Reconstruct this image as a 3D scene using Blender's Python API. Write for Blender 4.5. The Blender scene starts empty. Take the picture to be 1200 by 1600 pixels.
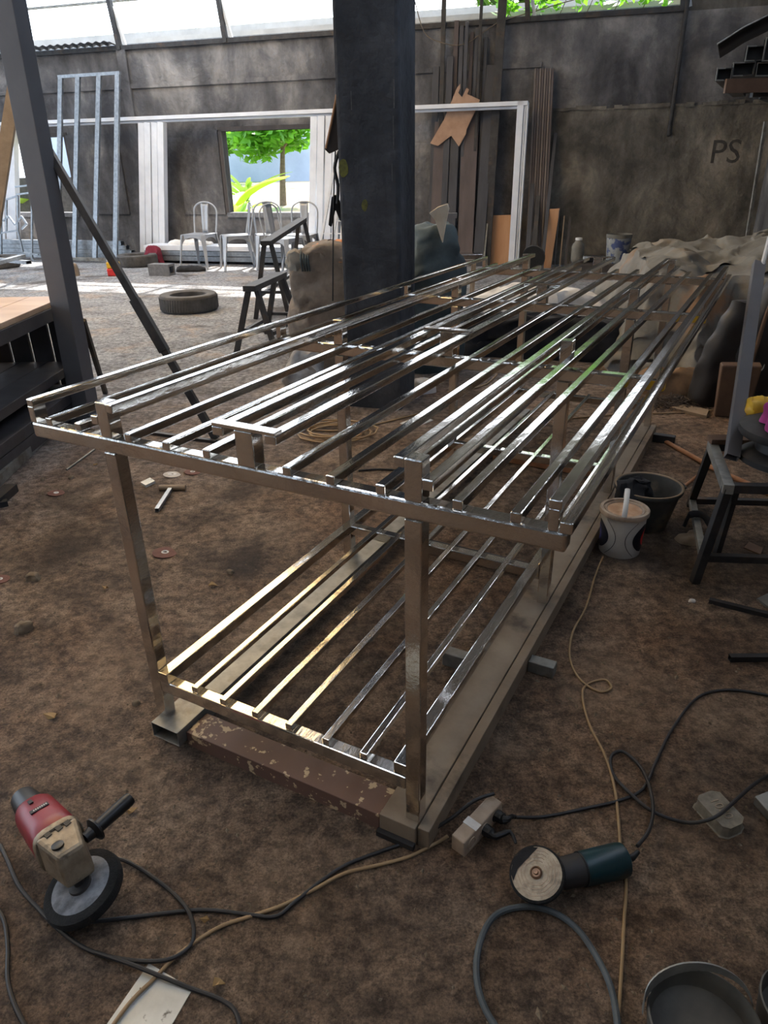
import bpy, math, random
import numpy as np
from mathutils import Vector as VV, Matrix, noise
random.seed(7)
SC = bpy.context.scene
COL = SC.collection
PI = math.pi

# ---------------------------------------------------------------- camera
CF, CTH, CRO, CH = 1107.5, 0.4568, -0.0187, 1.6
cd = bpy.data.cameras.new('camera'); cam = bpy.data.objects.new('camera', cd); COL.objects.link(cam)
cd.sensor_fit = 'VERTICAL'; cd.sensor_height = 32.0; cd.lens = CF * 32.0 / 1600.0
cd.clip_start = .05; cd.clip_end = 400
cam.matrix_world = (Matrix.Translation((0, 0, CH)) @ Matrix.Rotation(PI / 2 - CTH, 4, 'X') @ Matrix.Rotation(CRO, 4, 'Z'))
SC.camera = cam

# ---------------------------------------------------------------- sky, sun, exposure
BX = VV((.086, 13.652, 0)); EU = VV((.9566, -.2915, 0)); NU = VV((-.2915, -.9566, 0))   # far wall: a point, its direction, its inward normal
w = bpy.data.worlds.new('sky'); SC.world = w; w.use_nodes = True
nt = w.node_tree; nt.nodes.clear()
sky = nt.nodes.new('ShaderNodeTexSky'); sky.sky_type = 'NISHITA'; sky.sun_disc = False
sky.sun_elevation = math.radians(47); sky.sun_rotation = math.radians(0); sky.dust_density = 3.0; sky.air_density = 1.2
mixw = nt.nodes.new('ShaderNodeMixRGB'); mixw.inputs[0].default_value = .55; mixw.inputs[2].default_value = (5.3, 6.2, 7.6, 1)
bg = nt.nodes.new('ShaderNodeBackground'); out = nt.nodes.new('ShaderNodeOutputWorld'); bg.inputs[1].default_value = .62
nt.links.new(sky.outputs[0], mixw.inputs[1]); nt.links.new(mixw.outputs[0], bg.inputs[0]); nt.links.new(bg.outputs[0], out.inputs[0])
sd = bpy.data.lights.new('sun', 'SUN'); sun = bpy.data.objects.new('sun', sd); COL.objects.link(sun)
sd.energy = 11.0; sd.angle = .009; sd.color = (1, .96, .9)
sdir = (NU + EU * .12).normalized() * 1.0 + VV((0, 0, -1.10))
sun.rotation_euler = sdir.to_track_quat('-Z', 'Y').to_euler()
sky.sun_rotation = math.atan2(-sdir.x, -sdir.y)
vs = SC.view_settings; vs.view_transform = 'Standard'; vs.look = 'None'; vs.gamma = 1; vs.use_curve_mapping = False
vs.exposure = 0.3
cy = SC.cycles
cy.use_denoising = True; cy.max_bounces = 10; cy.diffuse_bounces = 5; cy.glossy_bounces = 6; cy.transmission_bounces = 4; cy.sample_clamp_indirect = 8
cy.caustics_reflective = False; cy.caustics_refractive = False

# ---------------------------------------------------------------- pixel helpers (1200x1600 frame -> points of the place)
def ray(px, py):
    x, y = px - 600, py - 800
    cr, sr = math.cos(CRO), math.sin(CRO)
    x, y = x * cr + y * sr, -x * sr + y * cr
    c, s = math.cos(CTH), math.sin(CTH)
    return VV((x, CF * c - y * s, -CF * s - y * c)) / CF
def W(px, py, z=0.0):
    r = ray(px, py); t = (z - CH) / r.z
    return VV((0, 0, CH)) + r * t
def V(px, py, Y):
    r = ray(px, py); return VV((0, 0, CH)) + r * (Y / r.y)
def Bd(s, d, z=0.0):            # s along the far wall, d metres in front of it
    return BX + EU * s + NU * d + VV((0, 0, z))
def WP(px, py, off=0.0):        # (s, z) on a plane off metres in front of the far wall
    r = ray(px, py); b = BX + NU * off
    t = b.dot(NU) / r.dot(NU); p = VV((0, 0, CH)) + r * t
    return (p - BX).dot(EU), p.z
# ---------------------------------------------------------------- materials
def L(*c):
    f = lambda v: ((v / 255 + .055) / 1.055) ** 2.4 if v > 10.3 else v / 255 / 12.92
    return (f(c[0]), f(c[1]), f(c[2]), 1)
MATS = {}
def mat(name, c1, c2=None, scale=6.0, rough=.7, metal=0.0, bump=0.0, bscale=None, c3=None, s3=2.0, t3=(.55, .7), stretch=(1, 1, 1), detail=6, spec=.5, contrast=(.3, .7), rvar=0.0, coord='Object', trans=0.0):
    if name in MATS: return MATS[name]
    m = bpy.data.materials.new(name); m.use_nodes = True; MATS[name] = m
    t = m.node_tree; N = t.nodes; b = N['Principled BSDF']; K = t.links.new
    b.inputs['Roughness'].default_value = rough; b.inputs['Metallic'].default_value = metal; b.inputs['Specular IOR Level'].default_value = spec
    tc = N.new('ShaderNodeTexCoord'); mp = N.new('ShaderNodeMapping'); mp.inputs['Scale'].default_value = stretch
    K(tc.outputs[coord], mp.inputs[0])
    def nz(sc, de=detail, ro=.6):
        n = N.new('ShaderNodeTexNoise'); n.inputs['Scale'].default_value = sc; n.inputs['Detail'].default_value = de; n.inputs['Roughness'].default_value = ro
        K(mp.outputs[0], n.inputs['Vector']); return n
    n1 = nz(scale)
    rp = N.new('ShaderNodeValToRGB'); e = rp.color_ramp.elements
    e[0].position, e[1].position = contrast; e[0].color = c1; e[1].color = c2 or c1
    K(n1.outputs[0], rp.inputs[0]); col = rp.outputs[0]
    if c3:
        n3 = nz(s3); r3 = N.new('ShaderNodeValToRGB'); r3.color_ramp.elements[0].position, r3.color_ramp.elements[1].position = t3
        K(n3.outputs[0], r3.inputs[0]); mx = N.new('ShaderNodeMixRGB'); K(r3.outputs[0], mx.inputs[0]); K(col, mx.inputs[1]); mx.inputs[2].default_value = c3
        col = mx.outputs[0]
    K(col, b.inputs['Base Color'])
    if rvar:
        mr = N.new('ShaderNodeMapRange'); mr.inputs[3].default_value = max(0, rough - rvar); mr.inputs[4].default_value = rough + rvar
        nr = nz(scale * 1.7); K(nr.outputs[0], mr.inputs[0]); K(mr.outputs[0], b.inputs['Roughness'])
    if bump:
        bn = N.new('ShaderNodeBump'); bn.inputs['Strength'].default_value = 1; bn.inputs['Distance'].default_value = bump
        n2 = nz(bscale or scale * 3); K(n2.outputs[0], bn.inputs['Height']); K(bn.outputs[0], b.inputs['Normal'])
    if trans:
        b.inputs['Transmission Weight'].default_value = trans
    return m
def plain(name, c, rough=.6, metal=0.0, bump=0.0, bscale=40):
    d = tuple(v * .72 for v in c[:3]) + (1,)
    return mat(name, d, c, scale=9, rough=rough, metal=metal, bump=bump, bscale=bscale)
def leafmat(name, c1, c2):
    if name in MATS: return MATS[name]
    m = mat(name, c1, c2, scale=3, rough=.5)
    t = m.node_tree; b = t.nodes['Principled BSDF']; tr = t.nodes.new('ShaderNodeBsdfTranslucent'); ad = t.nodes.new('ShaderNodeMixShader'); ad.inputs[0].default_value = .45
    tr.inputs[0].default_value = (c2[0] * 1.3, c2[1] * 1.3, c2[2] * .8, 1)
    o = t.nodes['Material Output']; t.links.new(b.outputs[0], ad.inputs[1]); t.links.new(tr.outputs[0], ad.inputs[2]); t.links.new(ad.outputs[0], o.inputs[0])
    return m
M_steel = mat('polished_steel', L(205, 200, 192), L(228, 226, 222), scale=5, rough=.1, metal=1, bump=.0016, bscale=13, rvar=.05, stretch=(1, .35, 1))
M_galv = mat('galvanised', L(124, 129, 134), L(160, 165, 170), scale=20, rough=.42, metal=.75)
M_galvdull = mat('galvanised_dull', L(110, 110, 108), L(160, 158, 150), scale=12, rough=.5, metal=.55, c3=L(95, 80, 62), s3=4)
M_dark = mat('dark_steel', L(38, 37, 38), L(66, 64, 63), scale=8, rough=.55, metal=.35, c3=L(82, 66, 52), s3=5, bump=.0006)
M_grey = mat('grey_primer', L(84, 82, 84), L(98, 96, 97), scale=3, rough=.6, bump=.0003)
M_black = plain('black_rubber', L(32, 32, 33), .6, 0, .0006)
M_blackp = plain('black_plastic', L(26, 26, 27), .42)
M_white = mat('white_aluminium', L(205, 208, 214), L(226, 228, 232), scale=3, rough=.4)
M_chair = mat('chair_paint', L(146, 150, 156), L(174, 177, 182), scale=4, rough=.38, metal=.2)
M_wood = mat('dusty_wood', L(128, 100, 72), L(168, 138, 104), scale=5, rough=.8, stretch=(1, .12, 1), bump=.0012, bscale=30, c3=L(92, 76, 60), s3=3)
M_board = mat('plywood', L(168, 122, 86), L(196, 152, 114), scale=5, rough=.75, stretch=(1, 1, .2), bump=.0006, c3=L(140, 100, 70), s3=3)
M_tan = mat('tan_plank', L(128, 108, 86), L(160, 138, 112), scale=8, rough=.8, bump=.001)
M_sack = mat('sackcloth', L(100, 90, 80), L(138, 125, 112), scale=7, rough=.95, bump=.012, bscale=14, c3=L(88, 74, 62), s3=3)
M_green = mat('green_tarp', L(50, 60, 64), L(84, 96, 98), scale=5, rough=.85, bump=.006, bscale=10)
M_tarp = mat('stained_tarp', L(96, 94, 90), L(138, 134, 126), scale=3, rough=.9, bump=.012, bscale=7, c3=L(132, 102, 76), s3=1.8, t3=(.56, .66))
M_tarpl = mat('pale_tarp', L(98, 95, 88), L(134, 130, 120), scale=3, rough=.9, bump=.012, bscale=9, c3=L(128, 112, 92), s3=3)
M_orange = mat('orange_plastic', L(176, 100, 48), L(210, 140, 84), scale=10, rough=.7, bump=.004)
M_cloth = mat('white_cloth', L(200, 196, 190), L(228, 224, 218), scale=6, rough=.9, bump=.004)
M_blackcloth = mat('black_cloth', L(20, 20, 22), L(38, 38, 42), scale=9, rough=.95, bump=.004)
M_leather = mat('black_leather', L(30, 27, 26), L(48, 42, 38), scale=7, rough=.5, bump=.002)
M_brown = mat('brown_leather', L(84, 62, 48), L(112, 86, 66), scale=7, rough=.7, bump=.002)
M_magenta = mat('magenta_cloth', L(140, 44, 108), L(178, 66, 140), scale=8, rough=.9, bump=.004)
M_maroon = mat('maroon_cloth', L(90, 20, 38), L(126, 34, 54), scale=8, rough=.9, bump=.004)
M_paint = mat('flaking_brown_paint', L(92, 68, 58), L(112, 84, 72), scale=4, rough=.6, c3=L(196, 172, 138), s3=26, t3=(.585, .6), bump=.0008)
M_conc = mat('concrete_block', L(92, 92, 94), L(118, 118, 120), scale=20, rough=.9, bump=.002)
M_beige = plain('beige_cable', L(168, 138, 100), .55)
M_cable = plain('black_cable', L(40, 38, 38), .5)
M_rust = mat('rusty_tube', L(150, 100, 66), L(178, 126, 88), scale=16, rough=.7)
M_red = mat('red_plastic', L(116, 22, 32), L(150, 36, 48), scale=5, rough=.4, c3=L(96, 66, 62), s3=9)
M_teal = mat('teal_plastic', L(10, 42, 48), L(16, 58, 64), scale=5, rough=.32, c3=L(36, 44, 42), s3=14)
M_alloy = mat('dirty_alloy', L(126, 112, 94), L(172, 158, 136), scale=24, rough=.5, metal=.5, bump=.0015, c3=L(66, 56, 48), s3=18)
M_buff = mat('cotton_buff', L(150, 136, 118), L(196, 182, 160), scale=40, rough=.95, bump=.002, c3=L(70, 64, 60), s3=16)
M_buffdark = mat('grey_buff', L(96, 98, 102), L(150, 152, 156), scale=30, rough=.9, bump=.002, c3=L(60, 58, 58), s3=12)
M_soot = mat('soot_rim', L(18, 18, 18), L(34, 33, 32), scale=60, rough=.95, bump=.004)
M_socket = mat('dirty_socket', L(148, 128, 108), L(186, 166, 144), scale=14, rough=.6, c3=L(104, 84, 68), s3=10)
M_sheet = mat('dusty_sheet', L(176, 174, 164), L(212, 210, 200), scale=9, rough=.5, metal=.25, c3=L(90, 82, 70), s3=30, t3=(.62, .7))
M_bucket = mat('mortar_bucket', L(52, 52, 50), L(84, 82, 76), scale=9, rough=.75, c3=L(128, 112, 92), s3=5)
M_lidw = mat('white_bucket', L(200, 196, 188), L(222, 219, 212), scale=7, rough=.5)
M_dust = mat('rust_dust', L(176, 132, 96), L(208, 176, 146), scale=18, rough=.8, bump=.001)
M_ink = plain('black_print', L(22, 22, 34), .5)
M_blue = plain('blue_print', L(52, 52, 120), .5)
M_redp = plain('red_print', L(214, 52, 52), .5)
M_yel = plain('yellow_label', L(214, 170, 40), .5)
M_lime = plain('lime_print', L(168, 214, 60), .5)
M_stone = mat('floor_chip', L(92, 78, 62), L(140, 122, 100), scale=30, rough=.95)
M_leafdry = plain('dry_leaf', L(170, 138, 92), .8)
M_leaf = leafmat('leaf_green', L(60, 112, 34), L(112, 172, 56))
M_banana = leafmat('banana_leaf', L(120, 160, 56), L(176, 206, 96))
M_grass = leafmat('grass_green', L(96, 150, 50), L(160, 206, 84))
M_bark = mat('bark', L(96, 84, 70), L(128, 114, 98), scale=18, rough=.95, bump=.01)
M_ply_dark = mat('dark_board', L(52, 46, 44), L(76, 68, 63), scale=6, rough=.7, stretch=(1, 1, .15), bump=.001)
M_fine = mat('dark_wood_top', L(176, 140, 110), L(206, 176, 146), scale=6, rough=.45, stretch=(.2, 1, 1))
M_dwood = mat('dark_stained_wood', L(52, 49, 50), L(76, 72, 72), scale=6, rough=.55, bump=.0006)

# ---------------------------------------------------------------- mesh helpers
INV = {}
class MB:
    def __init__(s): s.v = []; s.f = []
    def add(s, vs, fs):
        b = len(s.v); s.v += [VV(p) for p in vs]; s.f += [tuple(i + b for i in f) for f in fs]; return s
    def hexa(s, p):
        return s.add(p, [(0, 3, 2, 1), (4, 5, 6, 7), (0, 1, 5, 4), (1, 2, 6, 5), (2, 3, 7, 6), (3, 0, 4, 7)])
    def box(s, x0, x1, y0, y1, z0, z1):
        return s.hexa([(x0, y0, z0), (x1, y0, z0), (x1, y1, z0), (x0, y1, z0), (x0, y0, z1), (x1, y0, z1), (x1, y1, z1), (x0, y1, z1)])
    def frame(s, p0, p1, up):
        a = (VV(p1) - VV(p0)).normalized(); up = VV(up)
        if abs(a.dot(up.normalized())) > .98: up = VV((1, 0, 0))
        x = a.cross(up).normalized(); return a, x, x.cross(a).normalized()
    def bar(s, p0, p1, w_, h_, up=(0, 0, 1), w1=None, h1=None):
        p0, p1 = VV(p0), VV(p1); a, x, y = s.frame(p0, p1, up); w1 = w1 or w_; h1 = h1 or h_
        q = []
        for p, ww, hh in ((p0, w_, h_), (p1, w1, h1)):
            q += [p - x * ww / 2 - y * hh / 2, p + x * ww / 2 - y * hh / 2, p + x * ww / 2 + y * hh / 2, p - x * ww / 2 + y * hh / 2]
        return s.hexa(q)
    def hollow(s, p0, p1, w_, h_, t, up=(0, 0, 1)):
        p0, p1 = VV(p0), VV(p1); a, x, y = s.frame(p0, p1, up)
        q = []
        for p in (p0, p1):
            for i in (0, t):
                W2, H2 = w_ / 2 - i, h_ / 2 - i
                q += [p - x * W2 - y * H2, p + x * W2 - y * H2, p + x * W2 + y * H2, p - x * W2 + y * H2]
        fs = []
        for k in range(4):
            j = (k + 1) % 4
            fs += [(k, j, 8 + j, 8 + k), (4 + k, 12 + k, 12 + j, 4 + j), (k, 4 + k, 4 + j, j), (8 + k, 8 + j, 12 + j, 12 + k)]
        return s.add(q, fs)
    def tube(s, pts, r, n=8, closed=False, sm=0, flat=1.0, up=(0, 0, 1)):
        pts = [VV(p) for p in pts]
        if sm: pts = spline(pts, sm, closed)
        rs = r if isinstance(r, (list, tuple)) else None
        m = len(pts); q = []; prev = None
        for i, p in enumerate(pts):
            a = (pts[(i + 1) % m] - pts[i - 1]) if closed else (pts[min(i + 1, m - 1)] - pts[max(i - 1, 0)])
            a.normalize()
            if prev is None:
                u = VV(up)
                if abs(a.dot(u)) > .95: u = VV((1, 0, 0))
                x = a.cross(u).normalized()
            else:
                x = (prev - a * prev.dot(a)).normalized()
            prev = x; y = a.cross(x)
            rr = r if rs is None else rs[min(int(i * len(rs) / m), len(rs) - 1)] if len(rs) != m else rs[i]
            for k in range(n):
                t = 2 * PI * k / n
                q.append(p + x * math.cos(t) * rr + y * math.sin(t) * rr * flat)
        fs = []
        for i in range(m if closed else m - 1):
            j = (i + 1) % m
            for k in range(n):
                l = (k + 1) % n; fs.append((i * n + k, i * n + l, j * n + l, j * n + k))
        if not closed: fs += [tuple(range(n))[::-1], tuple((m - 1) * n + k for k in range(n))]
        return s.add(q, fs)
    def lathe(s, prof, c=(0, 0, 0), n=28, ax=None, sx=1, sy=1, capb=True, capt=True):
        c = VV(c); R = Matrix.Identity(3) if ax is None else VV((0, 0, 1)).rotation_difference(VV(ax)).to_matrix()
        q = []
        for r, z in prof:
            for k in range(n):
                t = 2 * PI * k / n; q.append(c + R @ VV((r * math.cos(t) * sx, r * math.sin(t) * sy, z)))
        fs = []
        for i in range(len(prof) - 1):
            for k in range(n):
                l = (k + 1) % n; fs.append((i * n + k, i * n + l, (i + 1) * n + l, (i + 1) * n + k))
        if capb: fs.append(tuple(range(n))[::-1])
        if capt: fs.append(tuple((len(prof) - 1) * n + k for k in range(n)))
        return s.add(q, fs)
    def prism(s, pts, d):
        d = VV(d); m = len(pts); q = [VV(p) for p in pts] + [VV(p) + d for p in pts]
        return s.add(q, [tuple(range(m))[::-1], tuple(range(m, 2 * m))] + [(i, (i + 1) % m, m + (i + 1) % m, m + i) for i in range(m)])
    def grid(s, fn, nu, nv, closed=False):
        q = [fn(i / (nu - (0 if closed else 1)), j / (nv - 1)) for j in range(nv) for i in range(nu)]
        fs = []
        for j in range(nv - 1):
            for i in range(nu if closed else nu - 1):
                k = (i + 1) % nu; fs.append((j * nu + i, j * nu + k, (j + 1) * nu + k, (j + 1) * nu + i))
        return s.add(q, fs)
    def lump(s, c, size, rot=0, ex=.35, amp=.03, fr=5, seed=0, nu=40, nv=22, top=None):
        c = VV(c); hx, hy, hz = size[0] / 2, size[1] / 2, size[2]; R = Matrix.Rotation(rot, 3, 'Z')
        def sg(v, e): return math.copysign(abs(v) ** e, v)
        def fn(u, v):
            t = u * 2 * PI; ph = v * PI / 2
            cr = max(math.cos(ph), .001) ** ex
            p = VV((hx * sg(math.cos(t), .55) * cr, hy * sg(math.sin(t), .55) * cr, hz * math.sin(ph) ** .75))
            n_ = noise.noise_vector(p * fr + VV((seed * 7.3, seed, 0))) * amp + noise.noise_vector(p * fr * 2.7 + VV((seed, 0, 3))) * amp * .45
            n_.z *= min(1, p.z / .05) if p.z < .05 else 1
            if p.z + n_.z < 0: n_.z = -p.z
            return c + R @ (p + n_)
        return s.grid(fn, nu, nv, True)
    def text(s, txt, size, o, ax, ay, ext=.003):
        cu = bpy.data.curves.new('t', 'FONT'); cu.body = txt; cu.size = size; cu.extrude = ext; cu.align_x = 'CENTER'; cu.align_y = 'CENTER'; cu.resolution_u = 3
        ob = bpy.data.objects.new('t', cu); COL.objects.link(ob); dg = bpy.context.evaluated_depsgraph_get()
        me = bpy.data.meshes.new_from_object(ob.evaluated_get(dg)); o = VV(o); ax = VV(ax).normalized(); ay = VV(ay).normalized(); az = ax.cross(ay)
        s.add([o + ax * v.co.x + ay * v.co.y + az * v.co.z for v in me.vertices], [tuple(p.vertices) for p in me.polygons])
        bpy.data.objects.remove(ob); bpy.data.curves.remove(cu); bpy.data.meshes.remove(me); return s
    def build(s, name, m, parent=None, smooth=False, bevel=0, local=False, solid=0, sub=0):
        me = bpy.data.meshes.new(name); vs_ = s.v
        o = bpy.data.objects.new(name, me)
        if parent is not None:
            iv = INV[parent.name]
            if not local: vs_ = [iv @ v for v in vs_]
        elif not local:
            a = np.array([tuple(v) for v in vs_]); b = VV(((a[:, 0].min() + a[:, 0].max()) / 2, (a[:, 1].min() + a[:, 1].max()) / 2, a[:, 2].min()))
            o.location = b; iv = Matrix.Translation(-b); vs_ = [v - b for v in vs_]
        else: iv = Matrix.Identity(4)
        me.from_pydata([tuple(v) for v in vs_], [], s.f); me.materials.append(m)
        if smooth:
            for p in me.polygons: p.use_smooth = True
        COL.objects.link(o); INV[o.name] = iv
        if parent is not None: o.parent = parent
        if bevel:
            bm = o.modifiers.new('bevel', 'BEVEL'); bm.width = bevel; bm.segments = 2; bm.limit_method = 'ANGLE'
        if solid:
            sm = o.modifiers.new('solid', 'SOLIDIFY'); sm.thickness = solid
        if sub:
            sm = o.modifiers.new('sub', 'SUBSURF'); sm.levels = sub; sm.render_levels = sub
        if smooth and not sub:
            try: me.shade_smooth_by_angle = None
            except Exception: pass
            set_sharp(me)
        return o
def set_sharp(me, ang=.7):
    import bmesh
    b = bmesh.new(); b.from_mesh(me); bmesh.ops.recalc_face_normals(b, faces=b.faces)
    for e in b.edges:
        if len(e.link_faces) == 2 and e.calc_face_angle(0) > ang: e.smooth = False
    b.to_mesh(me); b.free()
def spline(p, k, closed=False):
    r = []; m = len(p)
    for i in range(m if closed else m - 1):
        g = (lambda j: p[j % m]) if closed else (lambda j: p[min(max(j, 0), m - 1)])
        a, b, c, d = g(i - 1), g(i), g(i + 1), g(i + 2)
        for j in range(k):
            t = j / k; r.append(.5 * ((2 * b) + (c - a) * t + (2 * a - 5 * b + 4 * c - d) * t * t + (3 * b - a - 3 * c + d) * t ** 3))
    if not closed: r.append(p[-1])
    return r
def tag(o, label, cat, group=None):
    o['label'] = label; o['category'] = cat
    if group: o['group'] = group
    return o
def thing(name, label, cat, loc=(0, 0, 0), rz=0, group=None):
    o = bpy.data.objects.new(name, None); COL.objects.link(o); o.location = loc; o.rotation_euler = (0, 0, rz); o.empty_display_size = .05
    INV[o.name] = (Matrix.Translation(VV(loc)) @ Matrix.Rotation(rz, 4, 'Z')).inverted()
    return tag(o, label, cat, group)
def struct(o): o['kind'] = 'structure'; return o
def dup(root, loc, rz, label, group=None, scale=None):
    r = root.copy(); COL.objects.link(r); r.location = loc; r.rotation_euler = (0, 0, rz); r['label'] = label
    if scale: r.scale = scale
    if group: r['group'] = group
    for ch in list(root.children):
        c = ch.copy(); COL.objects.link(c); c.parent = r
        for g_ in ch.children:
            d = g_.copy(); COL.objects.link(d); d.parent = c
    return r
# ================================================================ SETTING
def floor_mat():
    m = bpy.data.materials.new('floor_dirt'); m.use_nodes = True; t = m.node_tree; N = t.nodes; K = t.links.new; b = N['Principled BSDF']
    g = N.new('ShaderNodeNewGeometry')
    def nz(sc, de=8, ro=.62, dist=0):
        n = N.new('ShaderNodeTexNoise'); n.inputs['Scale'].default_value = sc; n.inputs['Detail'].default_value = de; n.inputs['Roughness'].default_value = ro; n.inputs['Distortion'].default_value = dist
        K(g.outputs['Position'], n.inputs['Vector']); return n.outputs[0]
    def ramp(x, *st):
        r = N.new('ShaderNodeValToRGB'); e = r.color_ramp.elements
        while len(e) < len(st): e.new(.5)
        for i, (p, c) in enumerate(st): e[i].position = p; e[i].color = c
        K(x, r.inputs[0]); return r.outputs[0]
    def mix(f, a, c, mode='MIX'):
        x = N.new('ShaderNodeMixRGB'); x.blend_type = mode
        for i, v in enumerate((f, a, c)):
            if isinstance(v, (int, float)): x.inputs[i].default_value = v
            elif isinstance(v, tuple): x.inputs[i].default_value = v
            else: K(v, x.inputs[i])
        return x.outputs[0]
    def math_(op, a, c):
        x = N.new('ShaderNodeMath'); x.operation = op
        for i, v in enumerate((a, c)):
            if isinstance(v, (int, float)): x.inputs[i].default_value = v
            else: K(v, x.inputs[i])
        return x.outputs[0]
    big = nz(.55, 5); mid = nz(2.6, 10, .7, .4); fine = nz(22, 9, .75); grit = nz(130, 6, .75)
    brown = ramp(mid, (.32, L(92, 77, 65)), (.5, L(148, 125, 105)), (.68, L(192, 167, 143)))
    rust = mix(ramp(big, (.47, (0, 0, 0, 1)), (.6, (1, 1, 1, 1))), brown, mix(.38, brown, L(176, 132, 98)))
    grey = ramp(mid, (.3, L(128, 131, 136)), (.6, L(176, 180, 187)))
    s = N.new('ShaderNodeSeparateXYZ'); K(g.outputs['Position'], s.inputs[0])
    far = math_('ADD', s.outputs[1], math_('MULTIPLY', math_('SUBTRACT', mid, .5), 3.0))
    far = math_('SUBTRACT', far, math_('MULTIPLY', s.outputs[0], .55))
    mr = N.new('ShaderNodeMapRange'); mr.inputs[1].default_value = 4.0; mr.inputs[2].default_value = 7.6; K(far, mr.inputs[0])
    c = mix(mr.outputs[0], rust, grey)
    c = mix(.75, c, ramp(fine, (.34, (.34, .33, .32, 1)), (.6, (1.3, 1.28, 1.25, 1))), 'MULTIPLY')
    c = mix(.65, c, ramp(grit, (.4, (.3, .3, .3, 1)), (.58, (1.25, 1.22, 1.18, 1))), 'MULTIPLY')
    patch = nz(5.5, 9, .68, 1.2)
    c = mix(ramp(patch, (.5, (0, 0, 0, 1)), (.64, (.45, .45, .45, 1))), c, mix(.5, c, L(40, 33, 29)))
    dusty = nz(1.7, 8, .7, .6)
    c = mix(ramp(dusty, (.52, (0, 0, 0, 1)), (.7, (.55, .55, .55, 1))), c, L(196, 168, 140))
    c = mix(.35, c, ramp(fine, (.42, (.35, .35, .35, 1)), (.56, (1.35, 1.33, 1.3, 1))), 'MULTIPLY')
    stain = nz(1.1, 4, .5, .8)
    c = mix(ramp(stain, (.55, (0, 0, 0, 1)), (.68, (.75, .75, .75, 1))), c, L(58, 48, 42))
    K(c, b.inputs['Base Color']); b.inputs['Roughness'].default_value = .82; b.inputs['Specular IOR Level'].default_value = .35
    h = math_('ADD', math_('MULTIPLY', fine, 1.15), math_('MULTIPLY', grit, .5)); h = math_('ADD', h, mid)
    bn = N.new('ShaderNodeBump'); bn.inputs['Distance'].default_value = .03; bn.inputs['Strength'].default_value = 1.0; K(h, bn.inputs['Height']); K(bn.outputs[0], b.inputs['Normal'])
    return m
def wall_mat(name, lo, mi, hi, sc=.9):
    m = bpy.data.materials.new(name); m.use_nodes = True; t = m.node_tree; N = t.nodes; K = t.links.new; b = N['Principled BSDF']
    tc = N.new('ShaderNodeNewGeometry'); mp = N.new('ShaderNodeMapping'); mp.inputs['Scale'].default_value = (1, 1, .8); K(tc.outputs['Position'], mp.inputs[0])
    n1 = N.new('ShaderNodeTexNoise'); n1.inputs['Scale'].default_value = sc; n1.inputs['Detail'].default_value = 9; n1.inputs['Roughness'].default_value = .66; n1.inputs['Distortion'].default_value = .3; K(mp.outputs[0], n1.inputs[0])
    mp2 = N.new('ShaderNodeMapping'); mp2.inputs['Scale'].default_value = (2.6, 2.6, .7); K(tc.outputs['Position'], mp2.inputs[0])
    n2 = N.new('ShaderNodeTexNoise'); n2.inputs['Scale'].default_value = 1.6; n2.inputs['Detail'].default_value = 7; K(mp2.outputs[0], n2.inputs[0])
    r = N.new('ShaderNodeValToRGB'); e = r.color_ramp.elements; e.new(.5)
    for i, (p, c) in enumerate(((.36, lo), (.52, mi), (.7, hi))): e[i].position = p; e[i].color = c
    K(n1.outputs[0], r.inputs[0])
    r2 = N.new('ShaderNodeValToRGB'); r2.color_ramp.elements[0].position = .35; r2.color_ramp.elements[0].color = (.4, .4, .4, 1); r2.color_ramp.elements[1].position = .6
    K(n2.outputs[0], r2.inputs[0])
    x = N.new('ShaderNodeMixRGB'); x.blend_type = 'MULTIPLY'; x.inputs[0].default_value = .55; K(r.outputs[0], x.inputs[1]); K(r2.outputs[0], x.inputs[2])
    n3 = N.new('ShaderNodeTexNoise'); n3.inputs['Scale'].default_value = 14; n3.inputs['Detail'].default_value = 8; K(tc.outputs['Position'], n3.inputs[0])
    K(x.outputs[0], b.inputs['Base Color']); b.inputs['Roughness'].default_value = .9; b.inputs['Specular IOR Level'].default_value = .2
    bn = N.new('ShaderNodeBump'); bn.inputs['Distance'].default_value = .02; K(n3.outputs[0], bn.inputs['Height']); K(bn.outputs[0], b.inputs['Normal'])
    return m
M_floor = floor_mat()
M_wall = wall_mat('scorched_plaster', L(70, 69, 71), L(104, 102, 102), L(156, 151, 146))
M_wallrough = wall_mat('scorched_plaster_rough', L(76, 73, 68), L(110, 105, 97), L(158, 148, 134), 1.3)
M_pillar = wall_mat('soot_pillar', L(54, 56, 60), L(68, 70, 74), L(90, 91, 94), 1.6)
M_roof = mat('roof_sheet', L(120, 118, 114), L(150, 146, 140), scale=2, rough=.8, c3=L(120, 88, 62), s3=1.5)

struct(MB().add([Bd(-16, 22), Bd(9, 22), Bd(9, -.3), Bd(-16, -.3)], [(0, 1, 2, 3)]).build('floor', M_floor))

def wall_piece(mb, s0, s1, z0, z1, d0=-.16, d1=0.0):
    return mb.hexa([Bd(s0, d1, z0), Bd(s1, d1, z0), Bd(s1, d0, z0), Bd(s0, d0, z0), Bd(s0, d1, z1), Bd(s1, d1, z1), Bd(s1, d0, z1), Bd(s0, d0, z1)])
wb = MB()
SILL, HEAD, TOP = .79, 2.17, 3.5
wall_piece(wb, -16, 6.05, -.1, SILL); wall_piece(wb, -16, 6.05, HEAD, TOP)
for a, b_ in ((-16, -12.5), (-10.5, -8.0), (-6.4, -3.02), (-.95, 6.05)): wall_piece(wb, a, b_, SILL, HEAD)
wback = struct(wb.build('wall_back', M_wall))
ov = MB(); wall_piece(ov, 2.55, 6.05, -.1, 2.31, 0, .035); wall_piece(ov, 4.62, 6.05, TOP, 4.3)
ov.build('render_coat', M_wallrough, wback)
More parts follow.
